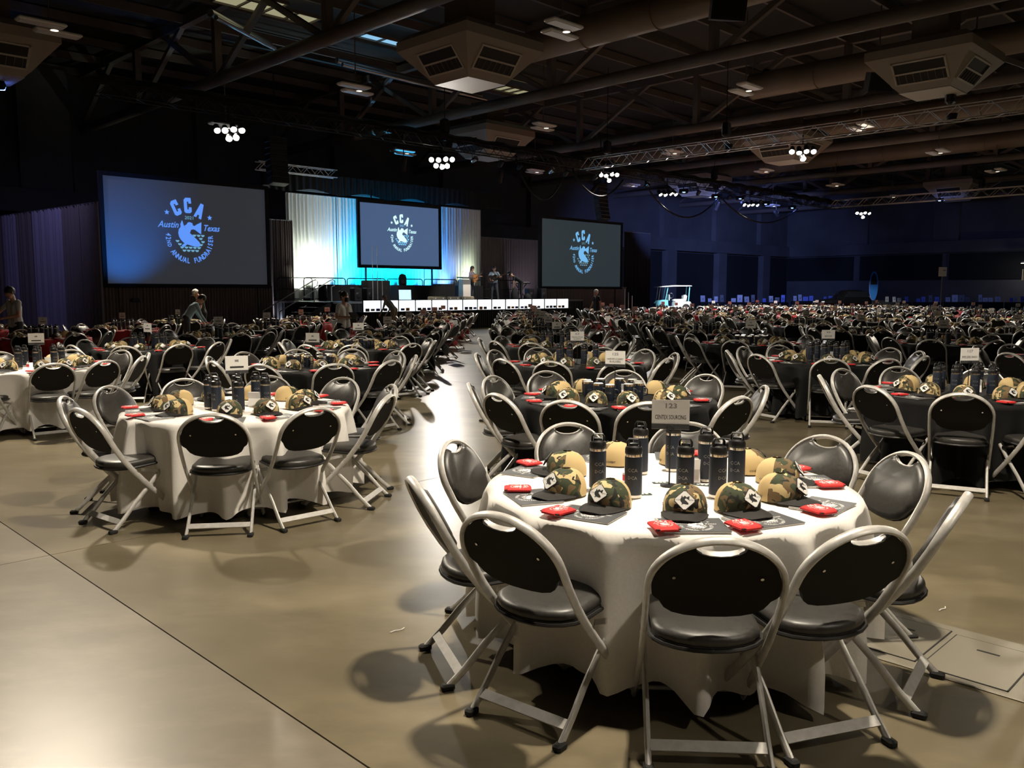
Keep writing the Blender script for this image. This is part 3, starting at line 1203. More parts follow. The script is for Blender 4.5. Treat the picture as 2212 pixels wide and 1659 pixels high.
def frame_points(hi=True):
    pts, hints = [], []
    na = 12 if hi else 6
    for k in range(na * 2 + 1):
        a = -PI / 2 + PI * k / (2 * na)
        pts.append((HW * math.sin(a), 0.205 - 0.205 * math.cos(a)))
    sdn = [0.30, 0.40, 0.50, 0.62, 0.75, 0.88, FL[-1] - .004] if hi else [0.42, 0.6, FL[-1] - .004]
    wid = lambda s: HW - 0.008 * min(1.0, max(0.0, (s - 0.3) / 0.4))
    right = [(wid(s), s) for s in sdn]
    left = [(-wid(s), s) for s in sdn][::-1]
    return left + pts + right


def chair_proto(name):
    t = empty(name)
    P = frame_points(True)
    pts = [fr3(x, s) for x, s in P]
    hints = [fpos(s)[2] for x, s in P]
    MB().tube(pts, 0.0116, 10, False, 0.0190, hints).build('frame', 'frame_grey', t, True)
    o = back_outline()
    mb = MB()
    curved_slab(mb, o, 0.004, -0.010)
    bk = mb.build('backrest', 'back_panel', t)
    mb = MB()
    curved_slab(mb, o, 0.004, 0.034, 0.022)
    mb.build('back_cushion', 'vinyl', bk, 'all')
    rv = MB()
    for sx in (-1, 1):
        rv = MB()
        M = T(*fr3(sx * 0.145, 0.155, -0.011)) @ RX(-PI / 2 + 0.45)
        rv.lathe([(0.006, -0.004), (0.0055, 0.002), (0.002, 0.004)], 8, (0, 0, 0), M)
        rv.build('rivet', 'chrome', bk)
    # chromed hand-hold lip
    lip = MB()
    lp_, hh = [], []
    for k in range(9):
        a = PI * k / 8
        x = -0.088 * math.cos(a)
        s = 0.030 + 0.036 * math.sin(a)
        lp_.append(fr3(x, s, 0.006))
        hh.append(fpos(s)[2])
    lip.tube(lp_, 0.0045, 6, False, 0.014, hh)
    lip.build('handle_lip', 'frame_grey', t, True)
    # seat
    M = T(0, 0, 0.438) @ RX(math.radians(2.5))
    MB().prism(seat_outline(1.0), -0.012, 0.010, M).build('seat_pan', 'pan', t)
    rim = MB().tube([M @ Vector((x * 1.02, y * 1.01, -0.002)) for x, y in seat_outline(1.0)], 0.008, 6, True).build('seat_rim', 'pan', t, True)
    mb = MB()
    rings = [(0.97, 0.010), (0.99, 0.024), (0.96, 0.038), (0.86, 0.047), (0.6, 0.051), (0.25, 0.052)]
    so = [seat_outline(k) for k, z in rings]
    n = len(so[0])
    vs = [M @ Vector((p[0], p[1], z)) for q, (k, z) in zip(so, rings) for p in q]
    fs = []
    for a in range(len(rings) - 1):
        for i in range(n):
            j = (i + 1) % n
            fs.append((a * n + i, a * n + j, (a + 1) * n + j, (a + 1) * n + i))
    fs.append(tuple((len(rings) - 1) * n + i for i in range(n)))
    mb.add(vs, fs)
    mb.build('seat', 'vinyl', t, 'all')
    # rear legs
    for sx in (-1, 1):
        lg = MB()
        lp2 = [(sx * 0.205, 0.12, 0.405), (sx * 0.206, 0.02, 0.300), (sx * 0.208, -0.10, 0.185), (sx * 0.210, -0.19, 0.085), (sx * 0.212, -0.268, 0.012)]
        lg.tube(lp2, 0.0118, 10, False, 0.0165, Vector((0, 0.62, -0.7)))
        lg.build('rear_leg', 'frame_grey', t, True)
        br = MB()
        br.beam((sx * 0.218, -0.055, 0.415), (sx * 0.218, 0.075, 0.385), 0.004, 0.022)
        br.lathe([(0.011, -0.006), (0.011, 0.006)], 10, (0, 0, 0), T(sx * 0.226, -0.085, 0.405) @ RY(PI / 2))
        br.lathe([(0.009, -0.006), (0.009, 0.006)], 10, (0, 0, 0), T(sx * 0.222, 0.035, 0.285) @ RY(PI / 2))
        br.build('hinge', 'chrome', t)
    MB().box((0, 0, 0), (0.405, 0.009, 0.040), T(0, -0.218, 0.070) @ RX(math.radians(-52))).build('rear_crossbar', 'frame_grey', t)
    MB().tube([(-0.215, 0.215, 0.075), (0.215, 0.215, 0.075)], 0.009, 8).build('front_crossbar', 'frame_grey', t, True)
    for sx, y, x in ((-1, -0.27, 0.212), (1, -0.27, 0.212), (-1, 0.282, 0.219), (1, 0.282, 0.219)):
        f = MB().box((sx * x, y, 0.013), (0.038, 0.058, 0.030), None, 0.008)
        f.build('foot_cap', 'rubber', t)
    return remember(t)


def chair_low_geo(mb, hi=False):
    """whole chair in one mesh: slot 0 frame, 1 back panel, 2 vinyl, 3 rubber"""
    P = frame_points(hi)
    mb.mi = 0
    mb.tube([fr3(x, s) for x, s in P], 0.0116, 8 if hi else 4, False, 0.0185, [fpos(s)[2] for x, s in P])
    for sx in (-1, 1):
        mb.tube([(sx * 0.205, 0.12, 0.405), (sx * 0.208, -0.10, 0.185), (sx * 0.212, -0.268, 0.0)], 0.0095, 4, False, 0.0145, Vector((0, 0.62, -0.7)))
    mb.box((0, 0, 0), (0.405, 0.009, 0.040), T(0, -0.218, 0.070) @ RX(math.radians(-52)))
    mb.box((0, 0.215, 0.075), (0.43, 0.016, 0.016))
    o = back_outline(4)
    mb.mi = 1
    curved_slab(mb, o, 0.004, -0.010)
    mb.mi = 2
    curved_slab(mb, o, 0.004, 0.030, 0.02)
    mb.prism(seat_outline(1.0, 5), 0.428, 0.484, None, 0.02)
    mb.mi = 0


chairP = chair_proto('folding_chair')
lowm = MB()
chair_low_geo(lowm, True)
chair_mid = lowm.data('folding_chair', ['frame_grey', 'back_panel', 'vinyl'], True)


# ------------------------------------------------------------------ trucker cap
def crown(a, t):
    """a: angle from the front (y+), t: 0 rim .. 1 top"""
    ax = 0.097
    ay = 0.106
    h = 0.126
    # profile: nearly upright, rounding to the crown
    r = (1 - t ** 2.7) ** (1 / 2.1)
    lift = 0.026 * max(0.0, math.cos(a)) ** 1.2
    y = ay * r * math.cos(a) - 0.004 * t
    if math.cos(a) > 0:
        y += 0.010 * math.cos(a) * math.sin(PI * t) * 0.7
    return Vector((ax * r * math.sin(a), y, 0.006 + h * t + lift * (1 - t)))


def cap_parts(hi=True):
    out = []
    A = math.radians(97)
    n1, n2, nt = (18, 22, 9) if hi else (6, 7, 4)
    f = MB().grid(lambda s, t: crown(-A + 2 * A * s, t * 0.985), n1, nt)
    back = MB().grid(lambda s, t: crown(A + (2 * PI - 2 * A) * s, t * 0.985), n2, nt)
    out.append(('front_panel', f, 'camo'))
    out.append(('mesh_back', back, 'tan_mesh'))
    b = MB()
    nb, nr = (20, 5) if hi else (8, 2)

    def brim(s, t):
        a = -math.radians(78) + math.radians(156) * s
        base = crown(a, 0.0)
        reach = 0.092 * max(0.0, math.cos(a * 1.12)) ** 0.55
        x = base.x * (1 + 0.02 * t) + 0.0
        y = base.y + reach * t
        z = base.z + 0.003 - 0.014 * t - 2.4 * x * x * t
        return Vector((x * (1 + 0.06 * t), y, max(0.011, z)))
    b.grid(brim, nb, nr)
    b.grid(lambda s, t: brim(1 - s, t) + Vector((0, 0, -0.003)), nb, nr)
    # rim edge
    b.grid(lambda s, t: brim(1 - s, 1.0) + Vector((0, 0, -0.003 * t)), nb, 1)
    out.append(('brim', b, 'brim'))
    return out


def patch_M():
    p = crown(0, 0.46)
    q = crown(0, 0.66)
    ang = math.atan2(q.z - p.z, -(q.y - p.y))   # lean of the front
    d = (q - p).normalized()
    n = Vector((0, d.z, -d.y))
    xax = Vector((-1, 0, 0))
    M = Matrix(((xax.x, d.x, n.x, 0), (xax.y, d.y, n.y, 0), (xax.z, d.z, n.z, 0), (0, 0, 0, 1)))
    return T(*(crown(0, 0.50) + n * 0.0035)) @ M


def rounded_diamond(s, r=0.16):
    pts = []
    for k in range(4):
        a = PI / 2 * k
        for q in (-1, 0, 1):
            aa = a + q * 0.10
            rad = s * (1.0 - 0.07 * (1 if q == 0 else 0.3))
            pts.append((rad * math.cos(aa), rad * math.sin(aa)))
    return pts


def cap_proto(name):
    t = empty(name)
    for nm, mb, m in cap_parts(True):
        mb.build(nm, m, t, 'all')
    PM = patch_M()
    pt = MB().prism(rounded_diamond(0.046), -0.006, 0.0, PM).build('patch', 'ink', t)
    MB().prism(rounded_diamond(0.0425), 0.0, 0.0008, PM).build('patch_face', 'patch_white', pt)
    ik = MB()
    F = Matrix.Diagonal((0.080, 0.080, 1, 1))
    for pl in (FISH, TAIL):
        poly(ik, [(p[0] - 0.0, p[1] + 0.05) for p in map(lp, pl)], 0.0013, PM @ F)
    put_text(ik, 'CCA', PM @ T(-0.028, 0.001, 0.0013), 0.009, res=1)
    put_text(ik, 'ATX', PM @ T(0.028, 0.001, 0.0013), 0.009, res=1)
    ik.build('patch_print', 'ink', pt)
    MB().lathe([(0.006, 0.0), (0.006, 0.003), (0.002, 0.006)], 8, (0, -0.004, 0.130)).build('button', 'camo', t, True)
    tx = MB()
    for sx in (-1, 1):
        a = sx * math.radians(122)
        p = crown(a, 0.17)
        q = crown(a + 0.05, 0.17)
        tan = (q - p).normalized() * 1.0
        nrm = Vector((p.x, p.y, 0)).normalized()
        up = Vector((0, 0, 1))
        xa = up.cross(nrm)
        M = Matrix(((xa.x, up.x, nrm.x, 0), (xa.y, up.y, nrm.y, 0), (xa.z, up.z, nrm.z, 0), (0, 0, 0, 1)))
        put_text(tx, 'COVERT', T(*(p + nrm * 0.004)) @ M, 0.016, width=0.055, res=1, bold=.02)
    tx.build('side_lettering', 'ink', t)
    return remember(t)


capP = cap_proto('trucker_cap')
cm = MB()
for i, (nm, mb, m) in enumerate(cap_parts(False)):
    cm.mi = i
    cm.add(mb.v, mb.f)
cm.mi = 3
cm.prism(rounded_diamond(0.044), -0.004, 0.001, patch_M())
cap_mid = cm.data('trucker_cap', ['camo', 'tan_mesh', 'brim', 'patch_white'], 'all')


# ------------------------------------------------------------------ bottles and mugs
def bottle_proto(name):
    t = empty(name)
    MB().lathe([(0.033, 0.0), (0.0365, 0.004), (0.0365, 0.016)], 24).build('base_band', 'steel', t, True)
    bd = MB().lathe([(0.0375, 0.016), (0.038, 0.020), (0.038, 0.178), (0.037, 0.182)], 24).build('body', 'navy', t, True)
    tx = MB()
    for txt, z, sz in (('CCA', 0.125, 0.022), ('DCA', 0.092, 0.020)):
        vs, fs = text_geo(txt, sz, res=1)
        R = 0.0384
        tx.add([(R * math.sin(p[0] / R), -R * math.cos(p[0] / R), z + p[1]) for p in vs], fs)
    tx.build('lettering', 'bottle_text', bd)
    MB().lathe([(0.0355, 0.182), (0.0360, 0.184), (0.0360, 0.194)], 24).build('neck_band', 'steel', t, True)
    ld = MB().lathe([(0.0375, 0.194), (0.0380, 0.197), (0.0380, 0.214), (0.034, 0.224), (0.020, 0.230), (0.0185, 0.238), (0.004, 0.240)], 24).build('lid', 'black_plastic', t, True)
    hp = [(-0.027, 0, 0.222), (-0.027, 0, 0.246), (-0.020, 0, 0.258), (0.020, 0, 0.258), (0.027, 0, 0.246), (0.027, 0, 0.222)]
    MB().tube(hp, 0.0045, 8, False, 0.010, Vector((0, 1, 0))).build('carry_handle', 'black_plastic', ld, True)
    return remember(t)


def mug_proto(name):
    t = empty(name)
    MB().lathe([(0.033, 0), (0.036, 0.004), (0.0365, 0.012)], 24).build('base_band', 'steel', t, True)
    bd = MB().lathe([(0.037, 0.012), (0.040, 0.02), (0.0445, 0.125), (0.0445, 0.135)], 24, capt=False).build('body', 'navy', t, True)
    tx = MB()
    vs, fs = text_geo('CCA', 0.022, res=1)
    R = 0.0442
    tx.add([(R * math.sin(p[0] / R), -R * math.cos(p[0] / R), 0.085 + p[1]) for p in vs], fs)
    tx.build('lettering', 'bottle_text', bd)
    MB().lathe([(0.0435, 0.135), (0.0440, 0.137), (0.0440, 0.152), (0.042, 0.154)], 24).build('rim_band', 'steel', t, True)
    MB().lathe([(0.041, 0.154), (0.041, 0.158), (0.01, 0.160)], 24).build('lid', 'clear_plastic', t, True)
    hp = [(0.042, 0, 0.115), (0.068, 0, 0.112), (0.076, 0, 0.10), (0.076, 0, 0.06), (0.068, 0, 0.048), (0.040, 0, 0.045)]
    MB().tube(hp, 0.0055, 8, False, 0.009, Vector((0, 1, 0))).build('handle', 'navy', t, True)
    return remember(t)


bottleP = bottle_proto('water_bottle')
BS = 1.09
mugP = mug_proto('insulated_mug')


def low_bottle(mb, k=8):
    mb.mi = 0
    mb.lathe([(0.0375, 0.0), (0.0375, 0.182)], k, capt=False)
    mb.mi = 1
    mb.lathe([(0.0365, 0.182), (0.0365, 0.195)], k, capb=False, capt=False)
    mb.mi = 2
    mb.lathe([(0.038, 0.195), (0.038, 0.214), (0.02, 0.23)], k)
    mb.tube([(-0.027, 0, 0.222), (-0.024, 0, 0.256), (0.024, 0, 0.256), (0.027, 0, 0.222)], 0.0055, 4, False, 0.010, Vector((0, 1, 0)))


def low_mug(mb, k=10):
    mb.mi = 0
    mb.lathe([(0.037, 0.0), (0.0445, 0.135)], k, capt=False)
    mb.tube([(0.042, 0, 0.115), (0.076, 0, 0.10), (0.076, 0, 0.06), (0.040, 0, 0.045)], 0.006, 4)
    mb.mi = 1
    mb.lathe([(0.0445, 0.135), (0.0440, 0.152)], k, capb=False, capt=False)
    mb.mi = 2
    mb.lathe([(0.041, 0.152), (0.041, 0.158)], k)


q = MB()
low_bottle(q, 14)
bottle_mid = q.data('water_bottle', ['navy', 'steel', 'black_plastic'], True)
q = MB()
low_mug(q, 14)
mug_mid = q.data('insulated_mug', ['navy', 'steel', 'clear_plastic'], True)


# ------------------------------------------------------------------ booklet, can sleeve
def booklet_proto(name):
    t = empty(name)
    MB().box((0, 0, 0.0035), (0.272, 0.206, 0.005)).build('pages', 'paper', t)
    cv = MB().box((0, 0, 0.0068), (0.276, 0.210, 0.0014)).build('cover', 'cover', t)
    e = MB()
    put_emblem(e, T(0.012, 0.0, 0.0078), 0.145)
    e.build('cover_emblem', 'white_print', cv)
    wv = MB()
    for k in range(34):
        y = -0.098 + 0.196 * k / 33
        wv.tube([(-0.129, y, 0.0085), (-0.137, y, 0.0105), (-0.143, y, 0.006), (-0.138, y, 0.001)], 0.0011, 4)
    wv.build('wire_binding', 'paper', t)
    return remember(t)


def sleeve_outline():
    return [(-0.052, -0.062), (-0.030, -0.062), (-0.026, -0.050), (0.026, -0.050), (0.030, -0.062), (0.052, -0.062), (0.050, 0.03), (0.054, 0.048), (0.040, 0.062), (-0.040, 0.062), (-0.054, 0.048), (-0.050, 0.03)]


def sleeve_geo(mb):
    o = [(-0.054, -0.050), (-0.038, -0.050), (-0.038, -0.068), (0.038, -0.068), (0.038, -0.050), (0.054, -0.050), (0.054, 0.058), (0.02, 0.064), (-0.02, 0.064), (-0.054, 0.058)]
    n = len(o)
    H = lambda x, y: 0.010 + 0.010 * max(0.0, 1 - (abs(x) / 0.054) ** 2) * (1.0 if y > -0.03 else 0.7)
    vs = [(x, y, 0.002) for x, y in o] + [(x, y, 0.010) for x, y in o] + [(x * 0.86, y * 0.88, 0.0155) for x, y in o]
    fs = [tuple(range(n - 1, -1, -1))]
    for a in range(2):
        for i in range(n):
            j = (i + 1) % n
            fs.append((a * n + i, a * n + j, (a + 1) * n + j, (a + 1) * n + i))
    fs.append(tuple(2 * n + i for i in range(n)))
    mb.add(vs, fs)


def sleeve_proto(name):
    t = empty(name)
    mb = MB()
    sleeve_geo(mb)
    s = mb.build('sleeve', 'red_foam', t)
    MB().box((0, -0.058, 0.0085), (0.10, 0.010, 0.004)).build('dark_mouth', 'ink', t)
    e = MB()
    put_emblem(e, T(0, 0.004, 0.0165), 0.072, EMB)
    e.build('sleeve_emblem', 'white_print', s)
    return remember(t)


bookP = booklet_proto('program_booklet')
sleeveP = sleeve_proto('can_sleeve')
q = MB()
q.box((0, 0, 0.004), (0.274, 0.208, 0.008))
q.mi = 1
q.lathe([(0.07, 0.0082), (0.045, 0.0083)], 16, (0.012, -0.01, 0), None, False, False)
q.lathe([(0.04, 0.0082), (0.002, 0.0083)], 10, (0.012, -0.005, 0), None, False, False, 1.0, 0.7)
q.mi = 2
q.box((-0.139, 0, 0.006), (0.008, 0.2, 0.010))
book_mid = q.data('program_booklet', ['cover', 'white_print', 'paper'])
q = MB()
sleeve_geo(q)
q.mi = 1
q.lathe([(0.030, 0.0160), (0.018, 0.0165)], 10, (0, 0.006, 0), None, False, True)
sleeve_mid = q.data('can_sleeve', ['red_foam', 'white_print'])


# ------------------------------------------------------------------ tables and cloths
TABLE_Z = 0.76


def table_proto(name):
    t = empty(name)
    MB().lathe([(0.905, 0.722), (0.914, 0.728), (0.914, 0.750), (0.905, 0.754)], 48).build('table_top', 'table_top', t, True)
    for sx in (-1, 1):
        lg = MB()
        lg.tube([(sx * 0.42, -0.36, 0.0), (sx * 0.42, -0.36, 0.62), (sx * 0.42, -0.25, 0.722)], 0.014, 8)
        lg.tube([(sx * 0.42, 0.36, 0.0), (sx * 0.42, 0.36, 0.62), (sx * 0.42, 0.25, 0.722)], 0.014, 8)
        lg.tube([(sx * 0.42, -0.36, 0.22), (sx * 0.42, 0.36, 0.22)], 0.012, 8)
        lg.build('folding_leg', 'black_metal', t, True)
    return remember(t)


tableP = table_proto('round_table')


def cloth_mesh(seed, m, na=168, nz=12, hem=0.10):
    rr = random.Random(seed)
    ph = [rr.uniform(0, 2 * PI) for _ in range(6)]
    n1 = 9
    R = 0.922
    n1 = 15
    offs = [rr.uniform(-0.16, 0.16) for _ in range(n1)]
    amps = [rr.uniform(0.5, 1.0) for _ in range(n1)]
    cen = [2 * PI * (k + offs[k]) / n1 + ph[0] for k in range(n1)]

    def fold(a):
        f = 0.0
        for c, am in zip(cen, amps):
            d = (a - c + PI) % (2 * PI) - PI
            f += am * math.exp(-(d / 0.065) ** 2) - 0.55 * am * math.exp(-((abs(d) - 0.16) / 0.085) ** 2)
        return f
    mb = MB()

    def pt(s, t):
        a = 2 * PI * s
        z0 = 0.7675
        if t < 0.08:
            k = t / 0.08
            return Vector((R * 0.55 * k * math.cos(a), R * 0.55 * k * math.sin(a), z0))
        if t < 0.2:
            k = 0.55 + 0.45 * (t - 0.08) / 0.12
            return Vector((R * k * math.cos(a), R * k * math.sin(a), z0 - (0.004 if k > 0.985 else 0)))
        k = (t - 0.2) / 0.8
        f = fold(a) + 0.16 * math.sin(23 * a + ph[1]) * k
        g = min(1.0, k * 1.3) ** 0.65
        r = R + 0.010 + g * (0.010 + 0.150 * f) - 0.012 * k
        hemz = hem + 0.018 * math.sin(3 * a + ph[2]) - 0.05 * max(0.0, f) * 0.8
        z = z0 - 0.012 - (z0 - 0.012 - hemz) * k
        return Vector((r * math.cos(a), r * math.sin(a), z))
    ts = [0, 0.08, 0.14, 0.185, 0.2] + [0.2 + 0.8 * (i / nz) ** 1.15 for i in range(1, nz + 1)]
    vs, fs = [], []
    for t in ts:
        for i in range(na):
            vs.append(pt(i / na, t))
    for j in range(len(ts) - 1):
        for i in range(na):
            i2 = (i + 1) % na
            fs.append((j * na + i, (j + 1) * na + i, (j + 1) * na + i2, j * na + i2))
    mb.add(vs, fs)
    return mb.data('tablecloth', m, 'all')


CLOTH = {}
for c in ('white', 'black', 'red'):
    CLOTH[c, 1] = cloth_mesh(11 + len(c), 'cloth_' + c, 180, 12)
    CLOTH[c, 0] = cloth_mesh(11 + len(c), 'cloth_' + c, 60, 4)


# ------------------------------------------------------------------ table sign
def sign(loc, rz, label, number=None, lines=None, grp='table signs', hi=True, blur=True, cw=0.185, tilt=0.0):
    t = thing('table_sign', label, 'table sign', loc, rz, grp)
    if hi:
        MB().lathe([(0.045, 0), (0.045, 0.006), (0.008, 0.010)], 16).build('stand_base', 'black_metal', t, True)
        MB().tube([(0, 0, 0.006), (0, 0, 0.285)], 0.004, 8).build('stand_rod', 'black_metal', t)
        MB().tube([(0.017 * math.cos(PI * k / 8), -0.014, 0.295 + 0.017 * math.sin(PI * k / 8)) for k in range(16)], 0.0022, 6, True).build('clip_ring', 'black_metal', t)
    else:
        MB().box((0, 0, 0.14), (0.010, 0.010, 0.28)).build('stand_rod', 'black_metal', t)
    M = T(0, 0, 0.0) @ RY(tilt)
    c = MB().box((0, 0, 0.362), (cw, 0.003, 0.148), M).build('card', 'card_white', t)
    if hi:
        MB().box((0, -0.0025, 0.302), (cw, 0.002, 0.026), M).build('card_band', 'card_band', c)
    tx = MB()
    F = M @ RX(PI / 2)
    if number:
        tx.mi = 1
        put_text(tx, number, F @ T(0, 0.405, 0.0022), 0.034, bold=.02, width=0.055)
    tx.mi = 0
    if lines:
        for k, ln in enumerate(lines):
            put_text(tx, ln, F @ T(0, 0.348 - 0.024 * k + (0.012 if len(lines) > 1 else 0), 0.0022), 0.030 if len(lines) == 1 else 0.024, width=cw * 0.82 if len(ln) > 8 else cw * 0.55, bold=.01)
    elif blur:
        tx.mi = 1
        tx.box((0, -0.0022, 0.395), (0.03, 0.001, 0.018), M)
        tx.mi = 0
        tx.box((0, -0.0022, 0.342), (cw * 0.6, 0.001, 0.014), M)
    if tx.v:
        tx.build('card_lettering', ['ink', 'ink_grey'], c)
    return t


# ------------------------------------------------------------------ layout of the tables
# column name, column phrase, X, list of Y
COLS = [
    ('R1', 'column right of aisle', [(0.79, 4.22), (0.94, 7.75), (0.88, 11.5)] + [(0.80, 15.2 + 3.7 * k) for k in range(7)]),
    ('R2', 'second column right of aisle', [(4.35, 4.45), (4.38, 8.15), (4.45, 12.0)] + [(4.48, 16.0 + 3.75 * k) for k in range(9)]),
    ('R3', 'third column right of aisle', [(8.1, 12.2), (8.15, 16.1)] + [(8.15, 19.9 + 3.75 * k) for k in range(9)]),
    ('R4', 'fourth column right of aisle', [(11.9, 16.3 + 3.8 * k) for k in range(10)]),
    ('R5', 'fifth column right of aisle', [(15.6, 24.0 + 3.8 * k) for k in range(9)]),
    ('R6', 'sixth column right of aisle', [(19.4, 31.6 + 3.8 * k) for k in range(7)]),
    ('R7', 'seventh column right of aisle', [(23.2, 39.2 + 3.8 * k) for k in range(5)]),
    ('L1', 'column left of aisle', [(-2.31, 7.12), (-2.6, 11.1), (-2.65, 14.7), (-2.7, 18.5)] + [(-2.7, 22.3 + 3.75 * k) for k in range(4)]),
    ('L2', 'second column left of aisle', [(-6.15, 11.0), (-6.2, 14.5), (-6.3, 18.3), (-6.35, 22.1), (-6.4, 25.9), (-6.4, 29.6)]),
    ('L3', 'third column left of aisle', [(-9.9, 18.0), (-10.0, 21.9), (-10.1, 25.8)]),
    ('L4', 'fourth column left of aisle', [(-13.6, 22.0), (-13.8, 26.0)]),
]
SPECIAL = {('R1', 0): 'nearest white table', ('R1', 1): 'black table behind nearest white table', ('R2', 1): 'black table with ranch sign',
           ('L1', 0): 'left white table beside aisle', ('L2', 0): 'white table at left edge', ('R2', 0): 'table beyond right edge'}
ANG = {('R1', 0): [267, 232, 201.5, 155, 111, 75, 32, 5, 325, 292], ('L1', 0): [281, 311, 349, 22, 60, 95, 130, 163, 197, 233],
       ('R2', 1): [240, 208, 164, 128, 275, 310, 345, 20, 55, 92], ('R1', 1): [216, 179, 150, 247, 275, 312, 350, 38, 80, 117],
       ('L2', 0): [305, 332, 3, 30, 65, 100, 140, 180, 220, 265], ('L1', 1): [293, 329, 5, 41, 77, 113, 149, 185, 221, 257], ('R2', 0): [136, 100, 172, 205, 240, 275, 310, 345, 20, 60]}
SIGNS = {('R1', 0): ('123', ['CENTEX SOURCING'], -0.16), ('R1', 1): ('125', ['HARVEY-CLEARY', 'BUILDERS'], -0.35), ('R1', 2): ('63', ['TEXAS STAR', 'ALLIANCE'], 0.05),
         ('R2', 1): ('127', ['BYRD LEVEL RANCH'], 0.1), ('R2', 2): ('66', ['INDYCORP'], 0.0)}
MUGS = {('R1', 1), ('L1', 1), ('L1', 2), ('R2', 3), ('L1', 3), ('R3', 2), ('R4', 1)}
WHITE = {('R1', 0), ('L1', 0), ('L2', 0)}

tables = []
for col, phrase, pts in COLS:
    for i, (x, y) in enumerate(pts):
        u, v = (x + y) / S2, (y - x) / S2
        if v > 27.5 or (y > 60):
            continue
        c = 'white' if (col, i) in WHITE else ('red' if v > 18.2 and (i * 7 + len(phrase)) % 4 else ('red' if y > 34 and i % 3 else 'black'))
        d = SPECIAL.get((col, i)) or ('%s table in %s' % (WORD[i], phrase))
        tables.append(dict(col=col, i=i, x=x, y=y, c=c, d=d, dist=math.hypot(x, y)))
tables.sort(key=lambda t: t['dist'])
NEAR, INDIV = 12, 30

RANKN = ['leftmost', 'second from left', 'third from left', 'fourth from left', 'fifth from left', 'sixth from left', 'seventh from left', 'eighth from left', 'ninth from left', 'tenth from left']


def seat_words(angs):
    near = sorted([k for k, a in enumerate(angs) if math.sin(math.radians(a)) < 0], key=lambda k: math.cos(math.radians(angs[k])))
    far = sorted([k for k, a in enumerate(angs) if math.sin(math.radians(a)) >= 0], key=lambda k: math.cos(math.radians(angs[k])))
    out = {}
    for side, lst in (('near', near), ('far', far)):
        for r, k in enumerate(lst):
            wd = 'rightmost' if r == len(lst) - 1 and r > 0 else RANKN[r]
            out[k] = (wd, side)
    return out


stuff = {k: MB() for k in ('chair', 'cap', 'bottle', 'book', 'sleeve')}
lowc = MB()
chair_low_geo(lowc)
lowcap = cm
lowb = MB()
low_bottle(lowb, 6)
lowbk = MB()
lowbk.box((0, 0, 0.004), (0.274, 0.208, 0.008))
lowsl = MB()
lowsl.box((0, 0, 0.010), (0.10, 0.12, 0.020))


def stamp(dst, src, M):
    o = len(dst.v)
    dst.v += [tuple(M @ Vector(p)) for p in src.v]
    dst.f += [tuple(i + o for i in f) for f in src.f]
    dst.m += src.m


USED = {}


def place(proto, mid, near, name, loc, rz):
    """near: copy with parts, else a single-mesh copy"""
    if near:
        if USED.get(proto.name):
            o = copy_tree(proto)
        else:
            USED[proto.name] = True
            o = proto
    else:
        o = bpy.data.objects.new(name, mid)
        C.objects.link(o)
    o.location = loc
    o.rotation_euler = (0, 0, rz)
    if name == 'folding_chair':
        o.scale = (1.05, 1.05, 1.05)
    return o


